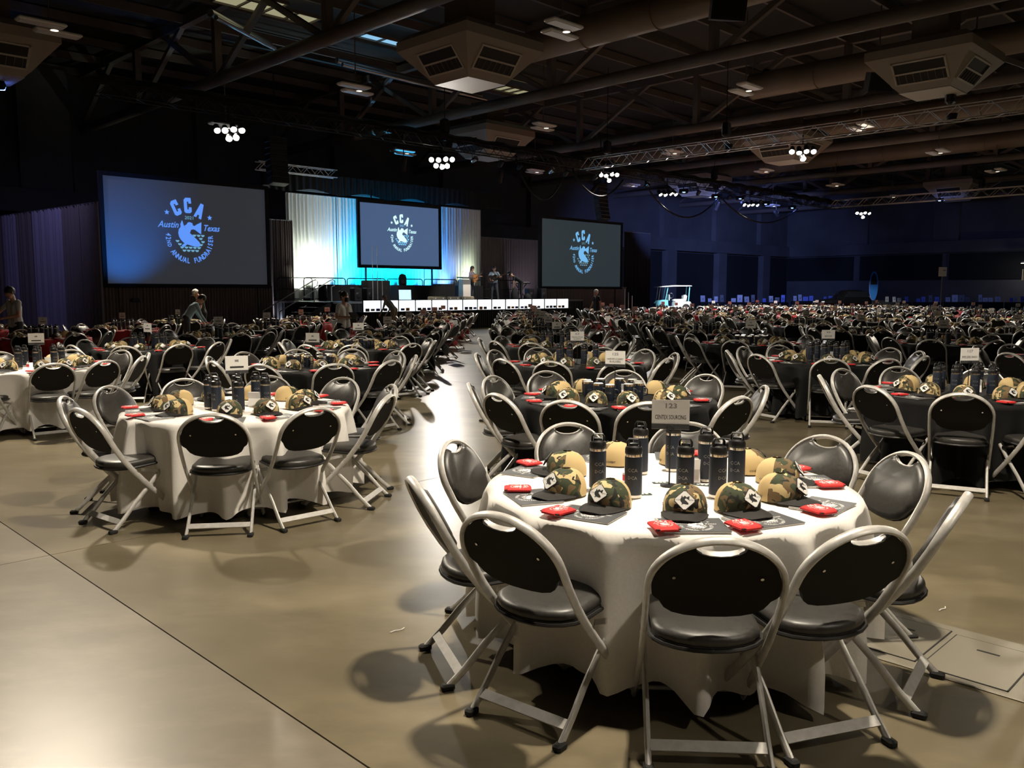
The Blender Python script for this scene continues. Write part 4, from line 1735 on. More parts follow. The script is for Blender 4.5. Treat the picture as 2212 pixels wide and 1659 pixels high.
first_tab = True
for n, t in enumerate(tables):
    key = (t['col'], t['i'])
    x, y, c, d = t['x'], t['y'], t['c'], t['d']
    near, indiv = n < NEAR, n < INDIV
    rr = random.Random(100 + n)
    z = 0.769
    if indiv:
        o = tableP if first_tab else copy_tree(tableP)
        first_tab = False
        o.location = (x, y, 0)
        o.rotation_euler = (0, 0, rr.uniform(0, PI))
        o.scale = (0.955, 0.955, 1.0)
        tag(o, 'round table under the cloth of ' + d, 'table', 'round banquet tables')
    o = bpy.data.objects.new('tablecloth', CLOTH[c, 1 if n < 16 else 0])
    C.objects.link(o)
    o.location = (x, y, 0)
    o.rotation_euler = (0, 0, rr.uniform(0, 2 * PI) if key != ('R1', 0) else 0.35)
    o.scale = (0.985, 0.985, 1.0)
    tag(o, '%s cloth draped over %s' % (c, d) if len(d.split()) > 3 else '%s tablecloth draped to the floor over %s' % (c, d), 'tablecloth', 'round tablecloths')
    angs = ANG.get(key)
    if angs is None:
        a0 = rr.uniform(0, 36)
        angs = [(a0 + 36 * k + rr.uniform(-5, 5)) % 360 for k in range(10)]
    words = seat_words(angs)
    t['angs'] = angs
    for k, a in enumerate(angs):
        th = math.radians(a)
        ct, st = math.cos(th), math.sin(th)
        R = (0.96 + rr.uniform(-0.03, 0.06)) if key not in ANG else (0.955 if n else [1.02, 0.985, 0.94, 0.86, 0.85, 0.85, 0.86, 0.91, 0.95, 0.975][k])
        wd, side = words[k]
        where = '%s on %s side, %s' % (wd, side, d)
        jit = rr.uniform(-0.08, 0.08)
        # chair
        loc = (x + R * ct, y + R * st, 0)
        rz = th + PI / 2 + jit
        if indiv:
            o = place(chairP, chair_mid, near, 'folding_chair', loc, rz)
            tag(o, 'folding chair, ' + where, 'chair', 'padded folding chairs')
        else:
            stamp(stuff['chair'], lowc, T(*loc) @ RZ(rz) @ Matrix.Scale(1.05, 4))
        # booklet: bottom towards the seat
        rb = 0.755 + rr.uniform(-0.02, 0.02)
        bj = rr.uniform(-0.15, 0.15)
        loc = (x + rb * ct, y + rb * st, z)
        rz = th + PI / 2 + bj
        bM = T(*loc) @ RZ(rz)
        if indiv:
            o = place(bookP, book_mid, near, 'program_booklet', loc, rz)
            tag(o, 'grey booklet, ' + where, 'booklet', 'spiral bound booklets')
        else:
            stamp(stuff['book'], lowbk, bM)
        # can sleeve on the booklet's left corner
        p = bM @ Vector((-0.135 + rr.uniform(-0.03, 0.02), -0.055 + rr.uniform(-0.03, 0.03), 0.012))
        rz2 = rz + rr.uniform(-0.5, 0.3)
        if indiv:
            o = place(sleeveP, sleeve_mid, near, 'can_sleeve', p, rz2)
            tag(o, 'red sleeve, ' + where, 'can sleeve', 'red foam can sleeves')
        else:
            stamp(stuff['sleeve'], lowsl, T(*p) @ RZ(rz2))
        # cap with its brim over the booklet
        rc = 0.555 + rr.uniform(-0.02, 0.02)
        loc = (x + rc * ct, y + rc * st, z + 0.001)
        tw = (-PI / 2 - th + PI) % (2 * PI) - PI
        rz3 = th - PI / 2 + rr.uniform(-0.22, 0.22) + (0.28 * tw if abs(tw) < 2.0 else 0.0)
        if indiv:
            o = place(capP, cap_mid, near, 'trucker_cap', loc, rz3)
            tag(o, 'camo cap, ' + where, 'cap', 'camouflage trucker caps')
        else:
            stamp(stuff['cap'], lowcap, T(*loc) @ RZ(rz3))
    # drinkware ring
    mug = key in MUGS
    nb = 10 if mug else 8
    if key == ('R1', 0):
        bp = [(-0.43, -0.13), (-0.25, -0.30), (-0.12, 0.31), (0.035, -0.30), (0.24, 0.10), (0.215, -0.30), (0.37, -0.10), (0.10, 0.40)]
        bp = [(a * 0.86, b * 0.86) for a, b in bp]
    else:
        b0 = rr.uniform(0, 1)
        bp = [((0.26 + rr.uniform(-0.05, 0.04)) * math.cos(2 * PI * k / nb + b0), (0.26 + rr.uniform(-0.05, 0.04)) * math.sin(2 * PI * k / nb + b0)) for k in range(nb)]
    order = sorted(range(len(bp)), key=lambda k: (x + bp[k][0]) / (y + bp[k][1]))
    for r, k in enumerate(order):
        loc = (x + bp[k][0], y + bp[k][1], z)
        rz = rr.uniform(-0.8, 0.8)
        if indiv:
            wd = 'rightmost' if r == len(bp) - 1 else RANKN[r]
            if mug:
                o = place(mugP, mug_mid, near, 'insulated_mug', loc, rz)
                tag(o, 'navy mug, %s on %s' % (wd, d), 'mug', 'navy insulated mugs')
            else:
                o = place(bottleP, bottle_mid, near, 'water_bottle', loc, rz)
                o.scale = (BS, BS, BS)
                tag(o, 'navy bottle, %s on %s' % (wd, d), 'bottle', 'navy insulated bottles')
        else:
            stamp(stuff['bottle'], lowb, T(*loc) @ RZ(rz))
    # sign in the middle
    s = SIGNS.get(key)
    sx = x + (0.0 if n else 0.0)
    if s:
        sign((sx, y - 0.02, z), s[2], 'white card sign on a rod, standing on ' + d, s[0], s[1])
    else:
        sign((sx, y, z), rr.uniform(-0.5, 0.5), 'white card sign on a rod, standing on ' + d, None, None, hi=near, cw=0.185)
    # sanitiser bottle and white tent card on the nearer tables
    if near:
        for k in range(1 if n else 2):
            px, py = (x - 0.06 + 0.25 * k, y - 0.12 - 0.03 * k) if n else ((x + 0.10, y + 0.02) if k == 0 else (x - 0.21, y + 0.05))
            b = thing('sanitiser_bottle', '%s small white bottle with red label on %s' % (('left', 'right')[1 - k] if n == 0 else 'only', d), 'small bottle', (px, py, z), rr.uniform(-1, 1), 'sanitiser bottles')
            MB().lathe([(0.014, 0), (0.016, 0.004), (0.016, 0.055), (0.008, 0.064)], 14).build('body', 'clear_plastic', b, True)
            MB().lathe([(0.0164, 0.014), (0.0164, 0.045)], 14, capb=False, capt=False).build('label', 'red_label', b, True)
            MB().lathe([(0.008, 0.064), (0.008, 0.080)], 10).build('cap', 'card_white', b, True)
        tc = thing('tent_card', 'folded white card among the bottles on ' + d, 'card', (x + 0.12, y + 0.06, z), rr.uniform(-0.4, 0.4), 'folded table cards')
        for s_ in (-1, 1):
            MB().box((0, s_ * 0.02, 0.06), (0.10, 0.0015, 0.125), T(0, 0, 0) @ RX(s_ * -0.0) if False else T(0, s_ * 0.0, 0) @ RX(s_ * 0.30) @ T(0, 0, 0)).build('leaf', 'card_white', tc)
    if n == 0:
        for k, (dx, dy, a) in enumerate(((-0.16, -0.20, 0.15), (-0.03, 0.05, 0.1), (0.17, 0.0, -0.4), (0.02, -0.12, 0.9))):
            c_ = thing('price_card', 'small dark printed card on nearest white table, %s' % RANKN[[0, 1, 3, 2][k]], 'card', (x + dx, y + dy, z), a, 'small dark cards')
            b = MB().box((0, 0, 0.0012), (0.085, 0.035, 0.0016)).build('stock', 'card_green', c_)
            e = MB()
            for q_ in range(3):
                e.box((-0.02 + 0.02 * q_, 0.002, 0.0022), (0.014, 0.018, 0.0004))
            e.build('print', 'white_print', b)

names = {'chair': ('folding_chair', ['frame_grey', 'back_panel', 'vinyl'], 'countless folding chairs in the far rows of tables', 'chair'),
         'cap': ('trucker_cap', ['camo', 'tan_mesh', 'brim', 'patch_white'], 'camouflage caps laid out on the far tables', 'cap'),
         'bottle': ('water_bottle', ['navy', 'steel', 'black_plastic'], 'navy bottles standing on the far tables', 'bottle'),
         'book': ('program_booklet', ['cover'], 'grey booklets lying on the far tables', 'booklet'),
         'sleeve': ('can_sleeve', ['red_foam'], 'red can sleeves lying on the far tables', 'can sleeve')}
for k, mb in stuff.items():
    nm, ms, lb, ct_ = names[k]
    o = mb.build(nm, ms, None, False)
    tag(o, lb, ct_, None, 'stuff')
print('TABLES', len(tables), 'far', len(tables) - INDIV)

# ------------------------------------------------------------------ drapes
def drape_geo(w_, h, folds, amp, seed, nx=None, nz=3, flare=0.0):
    rr = random.Random(seed)
    ph = rr.uniform(0, 6)
    nx = nx or folds * 8
    mb = MB()

    def pt(s, t):
        x = (s - 0.5) * w_ * (1 + flare * (1 - t))
        y = amp * (math.sin(2 * PI * folds * s + ph) + 0.45 * math.sin(2 * PI * folds * 0.43 * s + ph * 2)) * (0.75 + 0.25 * (1 - t))
        return Vector((x, y, h * t))
    mb.grid(pt, nx, nz)
    return mb


def drape_run(name, label, cat, a, b, h, npan, m, folds=7, amp=0.05, seed=1, z=0.0, group=None, mats=None, heights=None):
    """pipe-and-drape line from a to b (u,v)"""
    A, B = uv(*a), uv(*b)
    d = B - A
    L = d.length
    t = thing(name, label, cat, (A.x, A.y, z), math.atan2(d.y, d.x), group)
    MB().tube([(0, 0.0, h + 0.01), (L, 0.0, h + 0.01)], 0.025, 8).build('top_rail', 'aluminium', t, True)
    w_ = L / npan
    for k in range(npan):
        mm = mats[k % len(mats)] if mats else m
        o = drape_geo(w_ * 1.01, h, folds, amp, seed + k).build('drape_panel', mm, t, 'all')
        o.location = (w_ * (k + 0.5), 0, 0)
    return t


drape_run('stage_backdrop', 'tall pale stage backdrop drape lit in cream and cyan', 'drape', (21.7, 37.0), (34.4, 37.0), 6.45, 9, 'drape_white', 7, 0.06, 3)
drape_run('side_drape', 'mauve side drape between backdrop and right screen', 'drape', (34.5, 37.3), (39.6, 37.3), 4.94, 4, 'drape_brown', 9, 0.06, 31)
drape_run('side_drape', 'dark striped side drape left of the stage backdrop', 'drape', (18.6, 36.6), (21.75, 36.6), 5.1, 3, 'drape_brown', 9, 0.06, 41)
drape_run('screen_skirt', 'dark pleated skirt below the left screen', 'drape', (11.6, 34.1), (19.2, 34.1), 2.0, 5, 'drape_brown', 12, 0.04, 51)
drape_run('screen_skirt', 'dark pleated skirt below the right screen', 'drape', (36.2, 34.1), (44.6, 34.1), 2.0, 5, 'drape_brown', 12, 0.04, 61)
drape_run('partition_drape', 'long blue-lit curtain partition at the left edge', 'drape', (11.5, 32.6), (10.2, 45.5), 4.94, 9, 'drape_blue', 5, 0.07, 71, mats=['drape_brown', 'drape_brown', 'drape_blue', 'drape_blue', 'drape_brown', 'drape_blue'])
drape_run('partition_drape', 'black curtain line right of the right screen', 'drape', (44.7, 34.4), (47.6, 34.4), 5.6, 2, 'drape_black', 8, 0.05, 81)
tb = thing('stage_teaser', 'black cloth teaser hung above the stage backdrop', 'drape', uv(20.5, 36.7, 6.4), R45)
MB().box((7.6, 0, 0.55), (15.6, 0.5, 0.75), None, 0.1).build('cloth', 'drape_black', tb)
sk = MB()
sk.grid(lambda s, t: Vector((15.2 * s, -0.28 + 0.03 * math.sin(s * 260), 0.15 + 0.85 * t - 0.1 * math.sin(s * 31) * (1 - t))), 300, 2)
sk.build('valance', 'drape_black', tb, 'all')


# ------------------------------------------------------------------ projection screens
def screen(label, u0, u1, v, z0, z1, m, lb, ldim, eu, ez, esc, bw=0.16):
    t = thing('projection_screen', label, 'screen', uv(u0, v, 0), R45)
    W_, H_ = u1 - u0, z1 - z0
    MB().box((W_ / 2, 0.03, (z0 + z1) / 2), (W_, 0.05, H_)).build('screen_surface', m, t)
    fr = MB()
    for xx in (-bw / 2, W_ + bw / 2):
        fr = MB().box((xx, 0.0, (z0 + z1) / 2), (bw, 0.12, H_ + 2 * bw))
        fr.build('frame_bar', 'black_matte', t)
    for zz in (z0 - bw / 2, z1 + bw / 2):
        MB().box((W_ / 2, 0.0, zz), (W_, 0.12, bw)).build('frame_bar', 'black_matte', t)
    for xx in (0.4, W_ - 0.4):
        MB().box((xx, 0.12, z0 / 2), (0.08, 0.08, z0)).build('support_leg', 'black_metal', t)
    e = MB()
    put_emblem(e, T(eu - u0, -0.012, ez) @ RX(PI / 2), esc)
    e.build('projected_emblem', [lb, ldim], t)
    return t


for q in ('logo_bright_side', 'logo_dim_side', 'logo_bright_mid', 'logo_dim_mid', 'logo_bright_right', 'logo_dim_right'):
    MATS[q].cycles.emission_sampling = 'NONE'
s1 = screen('largest projection screen with blue emblem, left of stage', 12.2, 18.9, 34.0, 2.05, 6.1, 'screen_side', 'logo_bright_side', 'logo_dim_side', 15.5, 4.15, 2.06)
screen('bright projection screen with emblem hung above the stage', 25.2, 30.35, 36.0, 3.1, 6.2, 'screen_mid', 'logo_bright_mid', 'logo_dim_mid', 27.85, 4.75, 1.52)
screen('dim projection screen with emblem, right of stage', 36.4, 43.8, 34.0, 2.05, 5.95, 'screen_right', 'logo_bright_right', 'logo_dim_right', 40.15, 4.1, 2.05)
# stands for the hung centre screen go up to the teaser
cs = thing('screen_rigging', 'black hanging straps above the centre stage screen', 'rigging', uv(25.2, 36.1, 6.3), R45)
for k in range(2):
    MB().box((0.8 + 3.5 * k, 0, 0.25), (0.06, 0.03, 0.6)).build('strap', 'black_matte', cs)

# ------------------------------------------------------------------ stage
DZ = 1.3
st = thing('stage', 'black skirted stage platform with grey deck', 'stage', uv(20.6, 31.5, 0), R45)
SW, SD = 16.6, 5.6
for k in range(7):
    MB().box((SW / 7 * (k + 0.5), SD / 2, DZ - 0.04), (SW / 7 - 0.006, SD, 0.08)).build('deck_panel', 'deck', st)
for k in range(7):
    o = drape_geo(SW / 7, DZ - 0.08, 12, 0.02, 200 + k).build('skirt_panel', 'drape_black', st, 'all')
    o.location = (SW / 7 * (k + 0.5), 0.05, 0)
o = drape_geo(SD, DZ - 0.08, 24, 0.02, 230).build('skirt_panel', 'drape_black', st, 'all')
o.location = (0.05, SD / 2, 0)
o.rotation_euler.z = PI / 2
o = drape_geo(SD, DZ - 0.08, 24, 0.02, 231).build('skirt_panel', 'drape_black', st, 'all')
o.location = (SW - 0.05, SD / 2, 0)
o.rotation_euler.z = PI / 2


def guard_rail(label, u, v, L, z=DZ, rz=R45, mid=True, h=1.1, post=False):
    t = thing('guard_rail', label, 'railing', uv(u, v, z), rz, 'stage guard rails')
    r = 0.12
    p = [(0, 0, 0.02), (0, 0, h - r), (r * 0.3, 0, h - r * 0.3), (r, 0, h), (L - r, 0, h), (L - r * 0.3, 0, h - r * 0.3), (L, 0, h - r), (L, 0, 0.02)]
    MB().tube(p, 0.028, 8).build('hoop', 'black_metal', t, True)
    if mid:
        MB().tube([(0, 0, h * 0.52), (L, 0, h * 0.52)], 0.02, 6).build('mid_bar', 'black_metal', t, True)
        MB().tube([(0, 0, 0.1), (L, 0, 0.1)], 0.02, 6).build('low_bar', 'black_metal', t, True)
    return t


for k in range(6):
    guard_rail('black guard rail at the stage back, %s from the left' % WORD[k], 21.9 + 2.45 * k, 35.95, 2.35)
guard_rail('black guard rail standing at the left end of the stage', 20.75, 36.4, 1.9, DZ, R45)
# steps
stp = thing('stage_steps', 'black steps with handrails at the left end of stage', 'steps', uv(18.2, 31.6, 0), R45)
for k in range(6):
    MB().box((0.2 + 0.4 * k, 0.7, 0.215 * (k + 1) - 0.02), (0.4, 1.3, 0.04)).build('tread', 'deck', stp)
    MB().box((0.02 + 0.4 * k, 0.7, 0.215 * (k + 0.5)), (0.03, 1.3, 0.2)).build('riser', 'black_matte', stp)
for yy in (0.02, 1.38):
    MB().tube([(-0.1, yy, 0.0), (-0.1, yy, 0.92), (2.35, yy, 2.22), (2.5, yy, 2.26), (2.6, yy, 2.18), (2.56, yy, 2.0), (2.4, yy, 1.94), (2.4, yy, 1.3)], 0.024, 8).build('handrail', 'aluminium', stp, True)
    MB().beam((0.0, yy, 0.08), (2.4, yy, 1.22), 0.05, 0.2).build('stringer', 'black_metal', stp)


# skirted tables on the stage
def skirt_table(label, u, v, L, z=DZ, h=0.77, dpt=0.7, grp='skirted stage tables', folds=None, nm='skirted_table', m='drape_black'):
    t = thing(nm, label, 'table', uv(u, v, z), R45, grp)
    MB().box((L / 2, 0, h - 0.02), (L, dpt, 0.04), None).build('table_top', m, t)
    o = drape_geo(L, h - 0.03, folds or int(L * 8), 0.015, int(u * 7)).build('skirt', m, t, 'all')
    o.location = (L / 2, -dpt / 2 - 0.01, 0)
    for s in (0.0, L):
        o = drape_geo(dpt, h - 0.03, 6, 0.012, int(u * 9)).build('skirt', m, t, 'all')
        o.location = (s, 0, 0)
        o.rotation_euler.z = PI / 2
    return t


skirt_table('long black skirted table at the left of the stage', 22.2, 34.8, 3.4)
skirt_table('black skirted table under the backpack on stage', 26.4, 34.9, 3.0)
skirt_table('short black skirted table behind the podium', 29.5, 35.2, 1.0, DZ, 0.85)
skirt_table('black skirted table between the two guitar players', 31.4, 36.0, 1.9)


def crate(name, label, u, v, z, d, m, cat, grp=None, detail='latch', rz=R45):
    t = thing(name, label, cat, uv(u, v, z), rz, grp)
    MB().box((0, 0, d[2] / 2), d, None, 0.03).build('body', m, t)
    for sx in (-1, 1):
        MB().box((sx * d[0] * 0.28, -d[1] / 2 - 0.008, d[2] * 0.62), (0.07, 0.02, 0.06)).build(detail, 'chrome', t)
    MB().box((0, 0, d[2] * 0.66), (d[0] * 1.005, d[1] * 1.005, 0.012)).build('seam', 'black_matte', t)
    return t


crate('flight_case', 'black equipment case standing on the stage behind the poles', 24.6, 33.9, DZ, (1.3, 0.6, 0.98), 'black_matte', 'case', 'flight cases')
for k in range(3):
    crate('tan_case', 'low tan case on the stage front, %s of three' % RANKN[k], 26.9 + 0.95 * k, 32.1, DZ, (0.85, 0.4, 0.2), 'tan_case', 'case', 'tan cases')
for k, (u, v, lb) in enumerate(((23.1, 33.4, 'left of the silver poles'), (23.8, 33.4, 'next to the silver poles'), (35.6, 33.2, 'right end of the stage'), (35.0, 33.6, 'beside the keyboard'))):
    t = thing('loudspeaker', 'small black loudspeaker on the stage, ' + lb, 'loudspeaker', uv(u, v, DZ), R45, 'stage loudspeakers')
    MB().box((0, 0, 0.31), (0.42, 0.4, 0.62), None, 0.03).build('cabinet', 'black_plastic', t)
    MB().lathe([(0.15, 0), (0.12, 0.02), (0.04, 0.03)], 16, (0, 0, 0), T(0, -0.2, 0.25) @ RX(PI / 2)).build('cone', 'black_metal', t, True)
    MB().box((0, -0.202, 0.5), (0.2, 0.01, 0.1)).build('horn', 'black_metal', t)
# backpack
t = thing('backpack', 'black backpack sitting on a skirted stage table', 'backpack', uv(27.0, 34.9, DZ + 0.77), R45)
MB().lathe([(0.20, 0.0), (0.23, 0.06), (0.23, 0.38), (0.17, 0.52), (0.05, 0.57)], 16, sx=1.0, sy=0.7).build('bag', 'black_matte', t, 'all')
MB().lathe([(0.15, 0.05), (0.17, 0.1), (0.16, 0.26), (0.05, 0.30)], 12, (0, -0.12, 0), sx=1.0, sy=0.5).build('pocket', 'black_plastic', t, 'all')
MB().tube([(-0.05, 0, 0.55), (-0.04, 0, 0.63), (0.04, 0, 0.63), (0.05, 0, 0.55)], 0.012, 6).build('grab_loop', 'black_matte', t, True)
# silver light stand poles
for k, dx in enumerate((-0.28, 0.0, 0.28)):
    t = thing('pole_stand', 'thin silver pole standing on the stage, %s of three' % ('left', 'middle', 'right')[k], 'pole', uv(24.05 + dx, 33.0, DZ), R45, 'silver poles')
    MB().tube([(0, 0, 0), (0.02 * (1 - k), 0, 2.6 if k < 2 else 1.5)], [0.022, 0.016], 8).build('pole', 'aluminium', t, True)
    MB().lathe([(0.10, 0), (0.10, 0.015), (0.03, 0.03)], 12).build('base', 'black_metal', t, True)
# laptop
t = thing('laptop', 'open laptop with glowing blue-white screen on stage edge', 'laptop', uv(24.85, 31.9, DZ + 0.02), R45 - 0.5)
MB().box((0, 0, 0.0), (0.36, 0.25, 0.02)).build('keyboard_half', 'black_plastic', t)
MB().box((0, 0.16, 0.30), (0.62, 0.02, 0.52), RX(-0.15)).build('lid', 'black_plastic', t)
MB().box((0, 0.145, 0.30), (0.57, 0.012, 0.46), RX(-0.15)).build('display', 'laptop', t)
# podium
t = thing('podium', 'white podium with slanted dark top on the stage', 'podium', uv(29.7, 33.2, DZ), R45)
MB().prism([(-0.26, -0.2), (0.26, -0.2), (0.22, 0.2), (-0.22, 0.2)], 0.0, 1.08, None).build('column', 'podium', t)
MB().box((0, 0, 1.16), (0.86, 0.5, 0.05), RX(0.0) @ T(0, 0, 0) @ RX(0.12)).build('desk_top', 'deck', t)
MB().box((0, -0.01, 0.03), (0.62, 0.46, 0.06)).build('plinth', 'podium', t)
MB().box((0, -0.215, 0.14), (0.4, 0.012, 0.10)).build('blue_nameplate', 'blue_print', t)
for sx in (-1, 1):
    MB().tube([(sx * 0.1, 0.1, 1.18), (sx * 0.12, 0.05, 1.40), (sx * 0.13, -0.06, 1.50)], 0.008, 6).build('microphone', 'black_metal', t, True)
# keyboard on X stand
t = thing('keyboard_stand', 'keyboard on a crossed black stand at the stage right', 'keyboard', uv(34.3, 33.6, DZ), R45)
MB().box((0, 0, 0.92), (1.25, 0.32, 0.08), None, 0.02).build('keyboard', 'black_plastic', t)
MB().box((0, -0.06, 0.965), (1.1, 0.16, 0.012)).build('keys', 'card_white', t)
for s in (-1, 1):
    MB().tube([(-0.45 * s, 0, 0.02), (0.45 * s, 0, 0.88)], 0.025, 8).build('stand_leg', 'black_metal', t, True)
# guitar cases / bags on the deck
for k, (u, v, L, lb) in enumerate(((33.2, 33.0, 0.9, 'taller black gear bag at the feet of the guitar players'), (33.9, 32.7, 0.7, 'low black gear bag beside the bending man'))):
    t = thing('gear_bag', lb, 'bag', uv(u, v, DZ), R45 + 0.3, 'gear bags')
    MB().lathe([(0.30, 0), (0.33, 0.1), (0.26, 0.35 - 0.1 * k), (0.12, 0.62 - 0.3 * k), (0.03, 0.68 - 0.32 * k)], 14, sx=L * 1.3, sy=0.6).build('bag', 'black_matte', t, 'all')
    MB().tube([(-0.1, 0, 0.6 - 0.3 * k), (0, 0, 0.7 - 0.3 * k), (0.1, 0, 0.6 - 0.3 * k)], 0.012, 6).build('handle', 'black_matte', t, True)

# ------------------------------------------------------------------ lit display cases before the stage
for k in range(7):
    skirt_table('black skirted display table before the stage, %s' % RANKN[k], 21.4 + 1.92 * k, 30.55, 1.90, 0.0, 0.86, 0.75, 'skirted display tables')
for k in range(14):
    u = 21.45 + 0.955 * k
    t = thing('display_case', 'lit white display case before the stage, %s from the left' % (WORD[k] if k < 12 else ('thirteenth', 'fourteenth')[k - 12]), 'display case', uv(u + 0.46, 30.5, 0.86), R45, 'lit display cases')
    MB().box((0, 0.02, 0.25), (0.94, 0.02, 0.48)).build('lit_back', 'case_lit', t)
    for sx in (-1, 1):
        MB().box((sx * 0.470, 0, 0.25), (0.012, 0.08, 0.5)).build('case_side', 'black_metal', t)
    MB().box((0, 0, 0.505), (0.95, 0.12, 0.02)).build('case_top', 'black_metal', t)
    rr = random.Random(k)
    for q in range(2 if k % 3 else 3):
        mm = rr.choice(['blue_print', 'shirt_dark', 'guitar_top', 'ink_grey', 'blue_print'])
        MB().box((-0.26 + 0.28 * q, -0.03, 0.09), (0.2, 0.05, 0.10 + 0.05 * rr.random()), None, 0.01).build('item', mm, t)

# ------------------------------------------------------------------ hanging line array, cables
t = thing('line_array', 'hanging black curved loudspeaker column above right screen', 'loudspeaker', uv(36.8, 30.0, 7.6), R45)
px, pz, ang = 0.0, 0.0, 0.0
for k in range(9):
    ang = 0.035 * k
    MB().box((0, 0, -0.11), (0.75, 0.42, 0.215), T(0, px, pz) @ RX(-ang), 0.02).build('speaker_box', 'black_plastic', t)
    pz -= 0.225 * math.cos(ang)
    px -= 0.225 * math.sin(ang) * 0.9
MB().tube([(0, 0, 0), (0, 0, 2.4)], 0.03, 6).build('suspension', 'black_metal', t)
t = thing('line_array', 'hanging black curved loudspeaker column above left screen', 'loudspeaker', uv(17.2, 30.0, 7.6), R45)
px, pz, ang = 0.0, 0.0, 0.0
for k in range(8):
    ang = 0.03 * k
    MB().box((0, 0, -0.11), (0.75, 0.42, 0.215), T(0, px, pz) @ RX(-ang), 0.02).build('speaker_box', 'black_plastic', t)
    pz -= 0.225 * math.cos(ang)
    px -= 0.225 * math.sin(ang) * 0.9
MB().tube([(0, 0, 0), (0, 0, 2.4)], 0.03, 6).build('suspension', 'black_metal', t)
for k, (u0, u1, z0, sag, lb) in enumerate(((28.5, 32.0, 7.7, 1.6, 'near the stage right drape'), (32.5, 36.5, 7.6, 1.0, 'left of the hanging speakers'), (38.5, 46.0, 7.5, 1.5, 'in front of the blue wall'), (46.2, 56.0, 7.4, 1.2, 'far along the stage truss'))):
    a, b = uv(u0, 28.22, z0), uv(u1, 28.22, z0)
    t = thing('cable_swag', 'black cable swag hanging under the stage truss, ' + lb, 'cable', a, 0, 'cable swags')
    MB().tube([(b - a) * (q / 14) + Vector((0, 0, -4 * sag * (q / 14) * (1 - q / 14))) for q in range(15)], 0.045, 6).build('cable', 'black_matte', t, True)
    MB().box((0, 0, 0.1), (0.1, 0.1, 0.3)).build('clamp', 'black_metal', t)

# small extra par heads along the stage truss
for k, u in enumerate((21.2, 25.6, 27.2, 28.4, 30.6, 31.6, 33.8, 38.2, 43.2, 46.6, 50.4)):
    t = thing('par_lamp', 'small unlit chrome lamp head on the stage truss, %s from the left' % WORD[k], 'stage lamp', uv(u, 27.9, 7.45), R45, 'unlit lamp heads')
    M = RX(0.9 + 0.3 * math.sin(k * 2.1))
    MB().lathe([(0.05, -0.2), (0.10, -0.12), (0.12, 0.12)], 12, (0, 0, 0), M, True, False).build('can', 'chrome' if k % 3 == 1 else 'black_metal', t, True)
    MB().lathe([(0.11, 0.10), (0.02, 0.08)], 12, (0, 0, 0), M).build('lens', 'chrome', t, True)
    MB().tube([(-0.14, 0, 0), (-0.14, 0, 0.22), (0.14, 0, 0.22), (0.14, 0, 0)], 0.012, 6).build('yoke', 'black_metal', t)
    MB().tube([(0, 0, 0.22), (0, 0, 0.38)], 0.02, 6).build('clamp', 'black_metal', t)

# ceiling loudspeakers
for k, (px, py, z, lb) in enumerate(((1548, 45, 10.2, 'upper right centre'), (1872, 195, 9.6, 'below the right diffuser'))):
    Y = (z - CAM_H) * 1839 / (630 - py)
    t = thing('ceiling_loudspeaker', 'black hanging loudspeaker under the roof, ' + lb, 'loudspeaker', ((px - 1106) / 1839 * Y, Y, z), 0.2, 'hanging loudspeakers')
    MB().prism([(-0.55, -0.3), (0.55, -0.3), (0.35, 0.35), (-0.35, 0.35)], -0.35, 0.35, RX(0.25)).build('cabinet', 'black_plastic', t)
    MB().box((0, -0.32, 0), (0.9, 0.02, 0.56), RX(0.25)).build('grille', 'black_matte', t)
    MB().tube([(0, 0, 0.3), (0, 0, 2.8)], 0.03, 6).build('drop_pole', 'steel_paint', t)

# ------------------------------------------------------------------ floor utility box
t = thing('floor_box', 'rectangular steel utility cover in the floor at lower right', 'floor hatch', uv(4.31, 1.36, 0.0), R45)
MB().box((0, 0, 0.004), (0.66, 0.92, 0.008), None, 0.004).build('plate', 'plate_steel', t)
for sy, w_ in ((1, 0), (-1, 1)):
    ld = MB().box((-0.03 if sy < 0 else 0.0, sy * 0.20, 0.010), (0.50, 0.36, 0.004), None).build('lid', 'plate_steel', t)
    gp = MB()
    x0 = -0.03 if sy < 0 else 0.0
    for sx in (-1, 1):
        gp.box((x0 + sx * 0.252, sy * 0.20, 0.009), (0.006, 0.372, 0.005))
    for s2 in (-1, 1):
        gp.box((x0, sy * 0.20 + s2 * 0.183, 0.009), (0.51, 0.006, 0.005))
    gp.build('lid_groove', 'ink', ld)
    MB().box((x0 + 0.12, sy * 0.20, 0.0125), (0.014, 0.10, 0.002)).build('finger_slot', 'ink', ld)
for k, (px, py, lb) in enumerate((((848), 1388, 'beside the left chair shadow'), (2070, 1338, 'near the floor hatch'))):
    Y = CAM_H * 1839 / (py - 630)
    t = thing('paper_scrap', 'tiny pale scrap on the concrete floor ' + lb, 'litter', ((px - 1106) / 1839 * Y, Y, 0.001), 0.6, 'floor scraps')
    MB().tube([(-0.04, 0, 0.003), (-0.01, 0.006, 0.004), (0.025, 0.0, 0.003), (0.05, 0.015, 0.003)], 0.003, 5).build('strip', 'paper', t)


# ------------------------------------------------------------------ far side: cart, car, board, auction tables, pole signs
def pix(px, D):
    return (px - 1106) / 1839 * D


